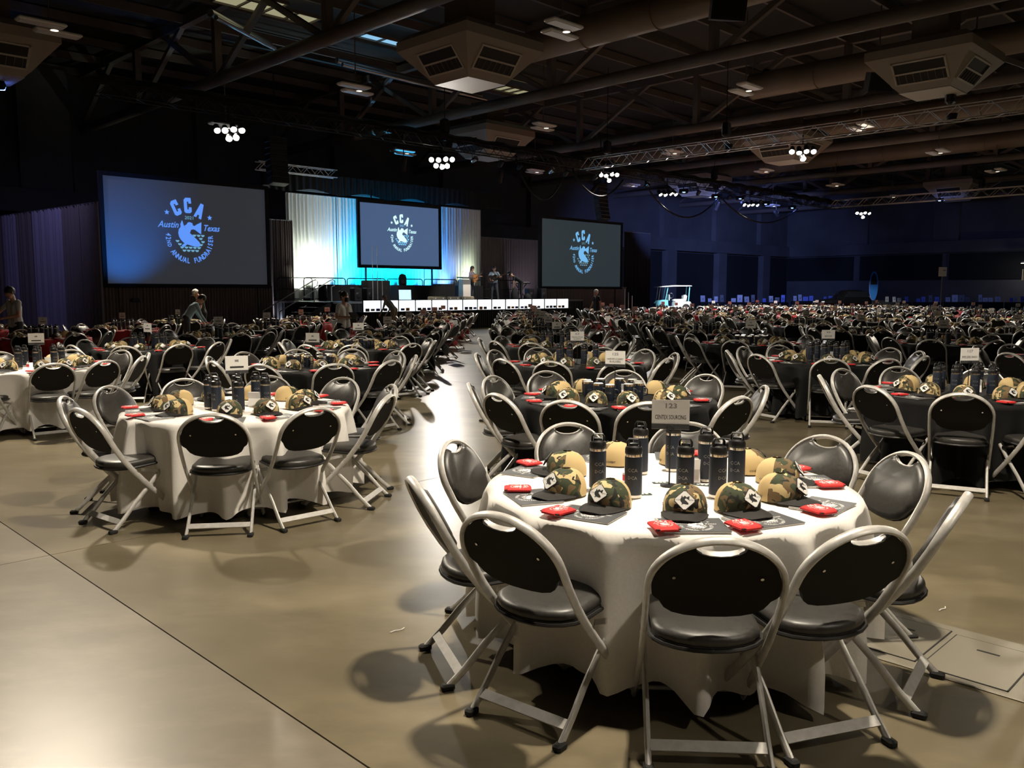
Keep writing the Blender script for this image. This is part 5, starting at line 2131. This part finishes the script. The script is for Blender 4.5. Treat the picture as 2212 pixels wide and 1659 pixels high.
D = 60.0
rs = thing('cart_riser', 'low black riser under the golf cart', 'platform', (pix(1452, D), D, 0), 0)
MB().box((0, 0, 0.19), (3.4, 1.9, 0.38)).build('deck', 'black_matte', rs)
MB().box((0, -0.96, 0.2), (3.4, 0.02, 0.36)).build('skirt', 'drape_black', rs)
gc = thing('golf_cart', 'white and turquoise golf cart with white canopy', 'golf cart', (pix(1452, D), D, 0.38), 0)
MB().prism([(-1.3, 0.32), (-1.3, 0.55), (-1.15, 0.72), (-0.75, 0.80), (-0.45, 0.78), (-0.42, 0.32)], -0.58, 0.58, RX(PI / 2)).build('cowl', 'cart_cyan', gc)
MB().prism([(-0.45, 0.26), (-0.45, 0.34), (0.0, 0.34), (0.05, 0.66), (1.1, 0.68), (1.22, 0.5), (1.2, 0.26)], -0.58, 0.58, RX(PI / 2)).build('body', 'cart_white', gc)
MB().box((0.35, 0, 0.76), (0.7, 1.1, 0.16), None, 0.06).build('seat', 'cart_white', gc)
MB().box((0.62, 0, 1.02), (0.2, 1.1, 0.44), RY(0.15) @ T(0, 0, 0), 0.07).build('seat_back', 'cart_white', gc)
MB().box((-0.35, 0.0, 0.95), (0.05, 1.1, 0.40), None, 0.02).build('dash', 'cart_white', gc)
MB().prism([(-1.25, 1.66), (-1.2, 1.70), (0.0, 1.80), (1.15, 1.78), (1.2, 1.74), (0.0, 1.72)], -0.62, 0.62, RX(PI / 2)).build('canopy', 'cart_white', gc)
for sy in (-0.52, 0.52):
    MB().tube([(-0.62, sy, 0.78), (-0.45, sy, 1.70)], 0.03, 8).build('front_post', 'cart_cyan', gc, True)
    MB().tube([(0.98, sy, 0.66), (1.05, sy, 1.74)], 0.035, 8).build('rear_post', 'cart_cyan', gc, True)
    MB().tube([(-1.1, sy, 0.76), (-0.98, sy, 1.68)], 0.02, 8).build('windshield_post', 'aluminium', gc, True)
    for xx in (-0.85, 0.8):
        w_ = MB().lathe([(0.24, -0.09), (0.26, -0.05), (0.26, 0.05), (0.24, 0.09)], 20, (0, 0, 0), T(xx, sy * 1.05, 0.26) @ RX(PI / 2)).build('wheel', 'tyre', gc, True)
        MB().lathe([(0.13, -0.1), (0.13, 0.1)], 14, (0, 0, 0), T(xx, sy * 1.05, 0.26) @ RX(PI / 2)).build('hub', 'chrome', w_, True)
MB().tube([(-0.2 + 0.17 * math.cos(k * PI / 8), -0.28 + 0.0, 1.08 + 0.17 * math.sin(k * PI / 8)) for k in range(16)], 0.018, 6, True).build('steering_wheel', 'black_plastic', gc, True)

D = 74.0
car = thing('car', 'glossy black car with bright reflections at the far side', 'car', (pix(1815, D), D, 0.0), 0.25)
secs = [(-2.35, 0.45, 0.75, 0.80), (-2.2, 0.3, 1.02, 0.9), (-1.0, 0.25, 1.16, 0.95), (-0.55, 0.25, 1.22, 0.95), (0.0, 0.25, 1.85, 0.86), (1.3, 0.25, 1.92, 0.86), (2.0, 0.28, 1.75, 0.86), (2.3, 0.4, 1.15, 0.92), (2.4, 0.5, 0.8, 0.88)]
cb = MB()
n = 12


def carsec(x, z0, z1, hw):
    pts = []
    belt = min(z1, 1.2)
    for k in range(n):
        a = 2 * PI * k / n
        cy_, sz_ = math.cos(a), math.sin(a)
        yy = hw * (abs(cy_) ** 0.45) * (1 if cy_ > 0 else -1)
        zz = (z0 + z1) / 2 + (z1 - z0) / 2 * (abs(sz_) ** 0.55) * (1 if sz_ > 0 else -1)
        if zz > 1.15:
            yy *= 1 - 0.22 * (zz - 1.15) / 0.8
        pts.append((x, yy, zz))
    return pts


vs, fs = [], []
for s_ in secs:
    vs += carsec(*s_)
for a in range(len(secs) - 1):
    for i in range(n):
        j = (i + 1) % n
        fs.append((a * n + i, a * n + j, (a + 1) * n + j, (a + 1) * n + i))
fs += [tuple(range(n - 1, -1, -1)), tuple((len(secs) - 1) * n + i for i in range(n))]
cb.add(vs, fs)
cb.build('body', 'car_black', car, 'all')
for sy in (-1, 1):
    MB().prism([(-0.35, 1.25), (0.05, 1.74), (1.85, 1.74), (2.05, 1.25)], sy * 0.80, sy * 0.86, RX(PI / 2)).build('side_window', 'car_glass', car)
    for xx in (-1.45, 1.45):
        w_ = MB().lathe([(0.36, -0.11), (0.38, -0.06), (0.38, 0.06), (0.36, 0.11)], 22, (0, 0, 0), T(xx, sy * 0.85, 0.38) @ RX(PI / 2)).build('wheel', 'tyre', car, True)
        MB().lathe([(0.24, -0.115), (0.24, 0.115)], 14, (0, 0, 0), T(xx, sy * 0.85, 0.38) @ RX(PI / 2)).build('rim', 'chrome', w_, True)
    MB().box((-2.25, sy * 0.62, 0.86), (0.12, 0.34, 0.14), None, 0.03).build('headlight', 'clear_plastic', car)
MB().box((-2.36, 0, 0.72), (0.06, 0.9, 0.2)).build('front_grille', 'chrome', car)
skirt_table('long red clothed table in front of the black car', (pix(1722, 69) + 69) / S2, (69 - pix(1722, 69)) / S2, 5.4, 0.0, 0.80, 0.8, 'red far tables', 40, 'long_table', 'cloth_red')
bpy.data.objects['long_table'].rotation_euler.z = 0.0

D = 80.0
pb = thing('paddle_board', 'blue paddle board standing upright by the far wall', 'paddle board', (pix(1882, D), D, 0.95), 0)
o = [(0.38 * math.sin(a) * (1 if True else 1), 1.32 - 1.32 * math.cos(a)) for a in [PI * k / 12 for k in range(13)]]
outl = o + [(-x, y) for x, y in o[-2:0:-1]]
MB().prism(outl, -0.05, 0.05, RX(PI / 2)).build('board', 'board_blue', pb)
MB().prism([(x * 0.78, 1.45 + (y - 1.32) * 0.8) for x, y in outl if y > 1.2], -0.056, -0.051, RX(PI / 2) @ T(0, 0, 0.11)).build('deck_pad', 'ink', pb)
MB().tube([(x * 1.0, 0, y) for x, y in outl], 0.04, 6, True).build('rail', 'item_blue', pb, True)
skirt_table('black skirted table under the blue paddle board', (pix(1860, 80.2) + 80.2) / S2, (80.2 - pix(1860, 80.2)) / S2, 2.2, 0.0, 0.93, 0.8, 'auction tables')
for o in [x for x in bpy.data.objects if x.name.startswith('skirted_table') and x.get('group') == 'auction tables']:
    o.rotation_euler.z = 0.0
rr = random.Random(5)
for k in range(11):
    px = 1510 + 66 * k
    if 1845 < px < 1925:
        px += 0
    Dk = 76 + rr.uniform(-1, 2) + (8 if 1700 < px < 1860 else 0)
    tt = skirt_table('long black auction table at the far side, %s' % (RANKN[k] if k < 10 else 'rightmost'), (pix(px, Dk) + Dk) / S2, (Dk - pix(px, Dk)) / S2, 2.3, 0.0, 0.80, 0.7, 'far auction tables', 18, 'auction_table')
    tt.rotation_euler.z = 0.0
    for q in range(4):
        bw, bh = rr.uniform(0.25, 0.5), rr.uniform(0.3, 0.65)
        m = rr.choice(['item_white', 'item_white', 'item_blue', 'ink_grey'])
        b = thing('bid_board', 'upright pale bid board on the %s far auction table, %s of four' % (WORD[k], WORD[q]), 'bid board', (pix(px, Dk) + 0.3 + 0.55 * q, Dk + rr.uniform(-0.2, 0.2), 0.80), rr.uniform(-0.4, 0.4), 'bid boards')
        MB().box((0, 0, bh / 2 + 0.02), (bw, 0.02, bh), RX(-0.12)).build('board', m, b)
        MB().box((0, 0.08, bh * 0.3), (0.04, 0.02, bh * 0.6), RX(0.3)).build('easel_back', 'black_metal', b)
for k, (px, D, top, lb) in enumerate(((2028, 60, 3.4, 'standing alone'), (2209, 50, 3.0, 'cut by the right edge'))):
    t = thing('pole_sign', 'white notice on a tall thin pole at right, ' + lb, 'sign', (pix(px, D), D, 0), 0, 'pole signs')
    MB().tube([(0, 0, 0.02), (0, 0, top)], 0.03, 8).build('pole', 'aluminium', t, True)
    MB().lathe([(0.3, 0), (0.3, 0.03), (0.05, 0.06)], 16).build('base', 'black_metal', t, True)
    c_ = MB().box((0, -0.04, top - 0.28), (0.56, 0.02, 0.64)).build('notice', 'card_white', t)
    MB().box((0.12, -0.052, top - 0.18), (0.2, 0.004, 0.07)).build('print_block', 'ink_grey', c_)
t = thing('wall_lamp', 'lit wall lamp at the right edge of the view', 'lamp', (pix(2206, 80), 80.0, 1.74 + 63 * 80 / 1839), R45)
MB().box((0, 0, 0), (0.3, 0.9, 0.2), None, 0.05).build('housing', 'black_metal', t)
MB().box((0, 0, -0.11), (0.26, 0.8, 0.03)).build('lens', 'wall_lamp', t)
lt = bpy.data.lights.new('wall_lamp_light', 'POINT')
lt.energy = 60
lt.shadow_soft_size = 0.2
lo = bpy.data.objects.new('wall_lamp_light', lt)
C.objects.link(lo)
lo.parent = t
lo.location = (-0.3, 0, -0.3)

# black wheeled rack beside the right screen
for k in range(3):
    t = thing('pipe_base', 'upright chrome pipe leaning by the right screen, %s of three' % WORD[k], 'pole', (pix(1348 + 8 * k, 50), 50.0, 0), 0, 'chrome pipes')
    MB().tube([(0, 0, 0), (0, 0, 1.9 - 0.2 * k)], 0.03, 8).build('pipe', 'aluminium', t, True)
    MB().box((0, 0, 0.01), (0.4, 0.4, 0.02)).build('base_plate', 'black_metal', t)


# ------------------------------------------------------------------ stage wash (LED floor fixtures hidden behind the stage furniture)
def led_up(label, u, v, z, col, watts, tu=None, th=1.9, cone=88):
    p = uv(u, v, z)
    t = thing('led_uplight', label, 'stage lamp', p, R45, 'LED uplights')
    MB().box((0, 0, 0.09), (0.3, 0.22, 0.16), None, 0.03).build('housing', 'black_metal', t)
    MB().tube([(-0.18, 0, 0.0), (-0.18, 0, 0.1), (0.18, 0, 0.1), (0.18, 0, 0.0)], 0.012, 6).build('yoke', 'black_metal', t)
    spot('led_light', p + Vector((0, 0, 0.2)), uv(tu if tu is not None else u, 37.0, z + th), watts, col, cone, 0.9, 0.08, t)


LED = [(22.2, 36.3, (0.90, 1.0, 0.84), 1050), (23.4, 36.3, (0.93, 1.0, 0.88), 950), (24.7, 36.3, (0.03, 0.40, 1.0), 1500), (26.0, 36.3, (0.0, 0.52, 1.0), 2000),
       (27.4, 36.3, (0.0, 0.50, 1.0), 1900), (28.8, 36.3, (0.0, 0.50, 1.0), 1900), (30.1, 36.3, (0.02, 0.30, 1.0), 1800), (31.4, 36.3, (0.12, 0.32, 1.0), 1100), (33.2, 36.2, (0.80, 0.92, 0.66), 650)]
for k, (u, v, col, wt) in enumerate(LED):
    led_up('LED uplight at the foot of the stage backdrop, %s from left' % WORD[k], u, 36.2, DZ, col, wt * 0.7)
led_up('added blue LED lamp at the lower left of the left screen', 12.2, 31.4, 1.35, (0.02, 0.24, 1.0), 620, 13.2, 3.0, 64)  # unseen lamp added to give the screen its blue corner gradient
bpy.data.objects['led_light.009'].rotation_euler = (uv(13.0, 34.0, 3.75) - uv(12.2, 31.4, 1.55)).to_track_quat('-Z', 'Y').to_euler()
led_up('LED uplight lighting the striped side drape left of stage', 20.6, 35.9, 0.02, (0.75, 0.8, 1.0), 220, 20.3, 3.5, 100)
led_up('LED uplight lighting the mauve side drape', 37.5, 35.6, 0.02, (0.85, 0.75, 1.0), 160, 37.5, 3.5, 110)


# ------------------------------------------------------------------ people
def capsule(mb, a, ra, b, rb, n=12):
    a, b = Vector(a), Vector(b)
    d = b - a
    L = d.length
    if L < 1e-6:
        d = Vector((0, 0, 1e-4))
        L = 1e-4
    q = d.normalized().to_track_quat('Z', 'Y').to_matrix().to_4x4()
    prof = []
    for k in range(1, 5):
        an = -PI / 2 + PI / 2 * k / 4
        prof.append((ra * math.cos(an), ra * math.sin(an)))
    for k in range(0, 4):
        an = PI / 2 * k / 4
        prof.append((rb * math.cos(an), L + rb * math.sin(an)))
    mb.lathe(prof, n, (0, 0, 0), T(*a) @ q)


def person(label, loc, rz, H=1.75, bend=0.0, shirt='shirt_white', pants='trouser_black', hair='hair_dark', hairlen=0, sleeves=False, cat='person',
           RE=(0.27, 0.0, 1.13), RW=(0.26, 0.10, 0.88), LE=(-0.27, 0.0, 1.13), LW=(-0.26, 0.10, 0.88), head_turn=0.0, head_down=0.0,
           legs=None, mask=False, cap=None, fem=False, apron=False):
    """local frame: x right, y forward. Elbows and wrists given in the unbent upper body frame unless legs given"""
    k = H / 1.75
    t = thing('person', label, cat, loc, rz)
    B = T(0, 0, 0.95) @ RX(-bend) @ T(0, 0, -0.95)
    up = lambda p: B @ Vector(p)
    legs = legs or dict(lk=(-0.10, 0.02, 0.50), la=(-0.10, -0.02, 0.09), rk=(0.10, 0.02, 0.50), ra=(0.10, -0.02, 0.09))
    segs = []
    sw = 0.165 if fem else 0.185
    S = lambda *a: segs.append(a)
    # torso
    for sx in (-1, 1):
        S((sx * 0.075, 0, 0.95), 0.115, up((sx * 0.06, 0.0, 1.12)), 0.105, 'torso')
        S(up((sx * 0.06, 0.0, 1.12)), 0.105, up((sx * 0.085, 0.0, 1.30)), 0.11, 'torso')
        S(up((sx * 0.085, 0.0, 1.30)), 0.105, up((sx * (sw - 0.03), 0.0, 1.415)), 0.062, 'torso')
        S((sx * 0.085, 0, 0.96), 0.11, (sx * 0.09, 0.0, 0.88), 0.098, 'pants')
    S(up((-0.1, -0.01, 1.40)), 0.06, up((0.1, -0.01, 1.40)), 0.06, 'torso')
    S(up((0, -0.005, 1.40)), 0.06, up((0, 0.01, 1.54)), 0.052, 'skin')
    HM = B @ T(0, 0.015, 1.52) @ RZ(head_turn) @ RX(-head_down) @ T(0, 0, 0.0)
    hd = lambda p: HM @ Vector(p)
    S(hd((0, 0.035, 0.045)), 0.060, hd((0, 0.0, 0.125)), 0.093, 'skin')
    S(hd((0, 0.03, 0.10)), 0.075, hd((0, -0.02, 0.14)), 0.09, 'skin')
    S(hd((0, 0.094, 0.085)), 0.016, hd((0, 0.088, 0.125)), 0.010, 'skin')
    S(hd((-0.04, 0.07, 0.02)), 0.02, hd((0.04, 0.07, 0.02)), 0.02, 'skin')
    for sx in (-1, 1):
        S(hd((sx * 0.092, 0.0, 0.08)), 0.013, hd((sx * 0.097, -0.008, 0.12)), 0.016, 'skin')
    # arms
    for sx, E_, W_ in ((1, RE, RW), (-1, LE, LW)):
        sh, e, w_ = up((sx * sw, 0, 1.405)), up(E_), up(W_)
        S(sh, 0.060, sh + (e - sh) * 0.55, 0.052, 'torso')
        S(sh + (e - sh) * 0.55, 0.046, e, 0.040, 'torso' if sleeves else 'skin')
        S(e, 0.040, w_, 0.027, 'torso' if sleeves else 'skin')
        f = (w_ - e).normalized()
        sd = f.cross(Vector((0, 0, 1)))
        sd = sd.normalized() if sd.length > 0.2 else Vector((0, 1, 0))
        nn = sd.cross(f).normalized()
        palm = w_ + f * 0.075
        S(w_, 0.026, palm, 0.030, 'skin')
        for q, ln in zip((-1.5, -0.5, 0.5, 1.5), (0.062, 0.075, 0.072, 0.055)):
            b0 = palm + sd * (q * 0.019) + f * 0.012
            b1 = b0 + f * ln * 0.55
            S(b0, 0.0105, b1, 0.0100, 'skin')
            S(b1, 0.0100, b1 + (f * 0.7 - nn * 0.7) * ln * 0.5, 0.0090, 'skin')
        th0 = w_ + f * 0.03 + sd * (0.028 * sx)
        S(th0, 0.013, th0 + f * 0.045 + sd * (0.025 * sx), 0.0105, 'skin')
    # legs
    for sx, kn, an in ((-1, legs['lk'], legs['la']), (1, legs['rk'], legs['ra'])):
        S((sx * 0.09, 0, 0.90), 0.098, kn, 0.064, 'pants')
        S(kn, 0.062, an, 0.046, 'pants')
        S((an[0], an[1], an[2] - 0.02), 0.046, (an[0] + sx * 0.015, an[1] + 0.14, an[2] - 0.045), 0.040, 'shoe')
        S((an[0], an[1] - 0.03, an[2] - 0.035), 0.045, (an[0], an[1], an[2] - 0.03), 0.045, 'shoe')
    mb = MB()
    for a, ra, b, rb, reg in segs:
        capsule(mb, a, ra, b, rb, 10)
    me = mb.data('raw', 'skin')
    o = bpy.data.objects.new('raw', me)
    C.objects.link(o)
    m = o.modifiers.new('r', 'REMESH')
    m.mode = 'VOXEL'
    m.voxel_size = 0.0125
    m.use_smooth_shade = True
    s_ = o.modifiers.new('s', 'SMOOTH')
    s_.factor = 0.5
    s_.iterations = 3
    bpy.context.view_layer.update()
    dg = bpy.context.evaluated_depsgraph_get()
    body = bpy.data.meshes.new_from_object(o.evaluated_get(dg))
    bpy.data.objects.remove(o)
    bpy.data.meshes.remove(me)
    body.name = 'body'
    body.materials.clear()
    reg_m = {'torso': shirt, 'pants': pants, 'skin': 'skin', 'shoe': 'shoe'}
    idx = {}
    for i, r in enumerate(('torso', 'pants', 'skin', 'shoe')):
        body.materials.append(MATS[reg_m[r]])
        idx[r] = i
    import numpy as np
    nf = len(body.polygons)
    cen = np.empty(nf * 3)
    body.polygons.foreach_get('center', cen)
    cen = cen.reshape(-1, 3)
    best = np.full(nf, 1e9)
    mi = np.zeros(nf, dtype=np.int32)
    for a, ra, b, rb, reg in segs:
        a = np.array(a)
        b = np.array(b)
        d = b - a
        L2 = max(1e-9, d @ d)
        tt = np.clip(((cen - a) @ d) / L2, 0, 1)
        dist = np.linalg.norm(cen - (a + tt[:, None] * d), axis=1) - (ra + (rb - ra) * tt)
        s2 = dist < best
        best[s2] = dist[s2]
        mi[s2] = idx[reg]
    body.polygons.foreach_set('material_index', mi)
    body.polygons.foreach_set('use_smooth', [True] * nf)
    bo = obj('body', body, t)
    bo.scale = (k, k, k)
    # hair and face
    K = Matrix.Scale(k, 4)
    HK = K @ HM
    if cap:
        h = MB()
        h.lathe([(0.104, 0.115), (0.108, 0.15), (0.085, 0.21), (0.03, 0.235)], 18, (0, -0.01, 0), HK)
        h.prism([(-0.08, 0.06), (0.08, 0.06), (0.06, 0.17), (0.0, 0.19), (-0.06, 0.17)], 0.118, 0.124, HK)
        h.build('head_cap', cap, t, 'all')
    else:
        h = MB()

        def hp(s, q):
            a = 2 * PI * s
            low = 0.095 + 0.045 * max(0.0, math.cos(a)) - (0.05 + 0.16 * hairlen) * max(0.0, -math.cos(a) * 0.6 + 0.4)
            el = low + (0.245 - low) * q
            r = 0.103 * math.sqrt(max(0.0, 1 - (max(0.0, (el - 0.13)) / 0.118) ** 2)) + 0.001
            if el < 0.13:
                r = 0.104 - (0.13 - el) * (0.10 if hairlen else 0.34)
            return HK @ Vector((r * math.sin(a), -0.012 + r * 1.05 * math.cos(a), el))
        h.grid(hp, 22, 8, True)
        if fem:
            h.lathe([(0.01, -0.05), (0.045, -0.03), (0.05, 0.0), (0.04, 0.035), (0.01, 0.05)], 12, (0, -0.10, 0.20), HK)
        h.build('hair', hair, t, 'all')
    fc = MB()
    for sx in (-1, 1):
        fc.lathe([(0.002, -0.004), (0.012, -0.002), (0.012, 0.002), (0.002, 0.004)], 8, (0, 0, 0), HK @ T(sx * 0.034, 0.091, 0.118) @ RX(PI / 2))
    fc.build('eyes', 'eye', t)
    if mask:
        MB().grid(lambda s, q: HK @ Vector((0.085 * math.sin((s - 0.5) * 2.4), 0.03 + 0.082 * math.cos((s - 0.5) * 2.4), -0.01 + 0.105 * q)), 12, 4).build('face_mask', 'mask', t, 'all')
    else:
        MB().lathe([(0.002, -0.004), (0.024, -0.001), (0.024, 0.001), (0.002, 0.004)], 10, (0, 0, 0), HK @ T(0, 0.096, 0.046) @ RX(PI / 2), sx=1.0, sy=0.3).build('mouth', 'lips', t)
    return t


def guitar(label, M, top):
    t = thing('acoustic_guitar', label, 'guitar', (0, 0, 0), 0, 'acoustic guitars')
    t.matrix_world = M
    half = [(0.0, -0.26), (0.10, -0.25), (0.17, -0.19), (0.195, -0.10), (0.165, -0.01), (0.13, 0.04), (0.128, 0.08), (0.145, 0.14), (0.13, 0.20), (0.07, 0.235), (0.0, 0.24)]
    outl = half + [(-x, y) for x, y in half[-2:0:-1]]
    MB().prism(outl, -0.055, 0.045, None).build('body', 'wood_neck' if top != 'guitar_dark' else top, t)
    MB().prism(outl, 0.045, 0.052, None).build('top_board', top, t)
    MB().lathe([(0.048, 0.0525), (0.01, 0.053)], 18, (0, 0.08, 0)).build('sound_hole', 'ink', t)
    MB().box((0, -0.12, 0.058), (0.14, 0.03, 0.012)).build('bridge', 'wood_neck', t)
    nk = MB().box((0, 0.45, 0.052), (0.05, 0.56, 0.028)).build('neck', 'wood_neck', t)
    MB().box((0, 0.80, 0.045), (0.075, 0.17, 0.02)).build('headstock', 'ink', t)
    pg = MB()
    for q in range(3):
        for sx in (-1, 1):
            pg.lathe([(0.008, -0.01), (0.01, 0.01)], 8, (0, 0, 0), T(sx * 0.048, 0.75 + 0.05 * q, 0.045) @ RY(PI / 2))
    pg.build('tuning_pegs', 'chrome', nk)
    return t


def at_px(px, D, z=0.0):
    return (pix(px, D), D, z)


# far left man reaching out to his right
person('man in pale grey T-shirt reaching aside at the left edge', at_px(36, 19.3), math.radians(150), 1.86, 0.05, 'shirt_grey', 'trouser_black', 'hair_dark',
       RE=(0.42, 0.10, 1.20), RW=(0.62, 0.28, 1.08), LE=(-0.24, 0.06, 1.14), LW=(-0.08, 0.26, 1.10), head_down=0.35)
person('man in teal shirt bending over a table below left screen', at_px(403, 24.0), math.radians(-60), 1.82, 0.62, 'shirt_teal', 'denim', 'hair_dark', sleeves=True,
       RE=(0.26, 0.22, 1.24), RW=(0.20, 0.45, 1.16), LE=(-0.26, 0.22, 1.24), LW=(-0.2, 0.45, 1.14), head_down=0.3)
person('man in dark shirt with pale cap facing the teal-shirted man', at_px(440, 28.6), math.radians(130), 1.86, 0.22, 'shirt_dark', 'trouser_black', cap='hair_white',
       RE=(0.27, 0.12, 1.16), RW=(0.18, 0.36, 1.08), LE=(-0.27, 0.12, 1.16), LW=(-0.18, 0.36, 1.08), head_down=0.4)
sv = person('masked server in white shirt reading a dark tablet', at_px(743, 20.4), math.radians(-125), 1.74, 0.04, 'shirt_white', 'trouser_black', 'hair_dark', fem=True, mask=True,
            RE=(0.25, 0.02, 1.14), RW=(0.10, 0.27, 1.16), LE=(-0.25, 0.02, 1.14), LW=(-0.10, 0.27, 1.16), head_turn=0.25)
tb_ = thing('tablet', 'dark tablet held by the masked server', 'tablet', Vector(at_px(743, 20.4)) + RZ(math.radians(-125)) @ Vector((0, 0.36, 1.18)), math.radians(-125))
MB().box((0, 0, 0), (0.26, 0.02, 0.2), RX(0.7), 0.008).build('case', 'black_plastic', tb_)
MB().box((0, -0.011, 0), (0.23, 0.002, 0.17), RX(0.7)).build('glass', 'car_glass', tb_)
person('grey-haired man in olive shirt bending over the lit display cases', at_px(852, 36.0), math.radians(62), 1.78, 0.75, 'shirt_olive', 'khaki', 'hair_grey', sleeves=True,
       RE=(0.26, 0.22, 1.24), RW=(0.22, 0.50, 1.20), LE=(-0.26, 0.22, 1.24), LW=(-0.22, 0.48, 1.20))
person('long-haired guitarist in violet shirt beside the podium', at_px(1019, 46.0, DZ), math.radians(-112), 1.80, 0.03, 'shirt_violet', 'denim', 'hair_dark', 1.0, True,
       RE=(0.30, 0.0, 1.16), RW=(0.12, 0.20, 1.08), LE=(-0.30, 0.10, 1.18), LW=(-0.38, 0.30, 1.22), head_down=0.2)
person('guitarist in light blue short-sleeved shirt facing the hall', at_px(1068, 46.5, DZ), math.radians(176), 1.80, 0.03, 'shirt_blue', 'denim', 'hair_dark',
       RE=(0.32, 0.02, 1.16), RW=(0.12, 0.20, 1.06), LE=(-0.32, 0.10, 1.18), LW=(-0.36, 0.26, 1.20), legs=dict(lk=(-0.15, 0.04, 0.50), la=(-0.2, 0.0, 0.09), rk=(0.10, 0.02, 0.50), ra=(0.12, -0.02, 0.09)))
GM = Matrix(((-0.34, -0.94, 0, 0), (0, 0, 1, 0), (-0.94, 0.34, 0, 0), (0, 0, 0, 1))) @ Matrix.Scale(1.15, 4)
guitar('orange topped acoustic guitar held beside the podium', T(*at_px(1019, 46.0, DZ)) @ RZ(math.radians(-112)) @ T(0.06, 0.22, 1.16) @ GM, 'guitar_top')
guitar('black acoustic guitar held by the man in light blue', T(*at_px(1068, 46.5, DZ)) @ RZ(math.radians(176)) @ T(0.06, 0.22, 1.14) @ GM, 'guitar_dark')
person('man in black bending down at the right of the stage', at_px(1126, 47.0, DZ), math.radians(80), 1.78, 0.95, 'shirt_black', 'trouser_black', cap='shirt_black',
       RE=(0.26, 0.30, 1.22), RW=(0.22, 0.55, 1.12), LE=(-0.26, 0.28, 1.22), LW=(-0.22, 0.52, 1.10))
person('white-haired man in black shirt walking past the right screen', at_px(1288, 40.4), math.radians(115), 1.84, 0.04, 'shirt_black', 'trouser_black', 'hair_white',
       RE=(0.30, 0.02, 1.14), RW=(0.36, 0.12, 0.90), LE=(-0.30, -0.04, 1.14), LW=(-0.34, -0.04, 0.88),
       legs=dict(lk=(-0.10, 0.12, 0.50), la=(-0.10, 0.12, 0.09), rk=(0.10, -0.04, 0.50), ra=(0.10, -0.24, 0.13)))
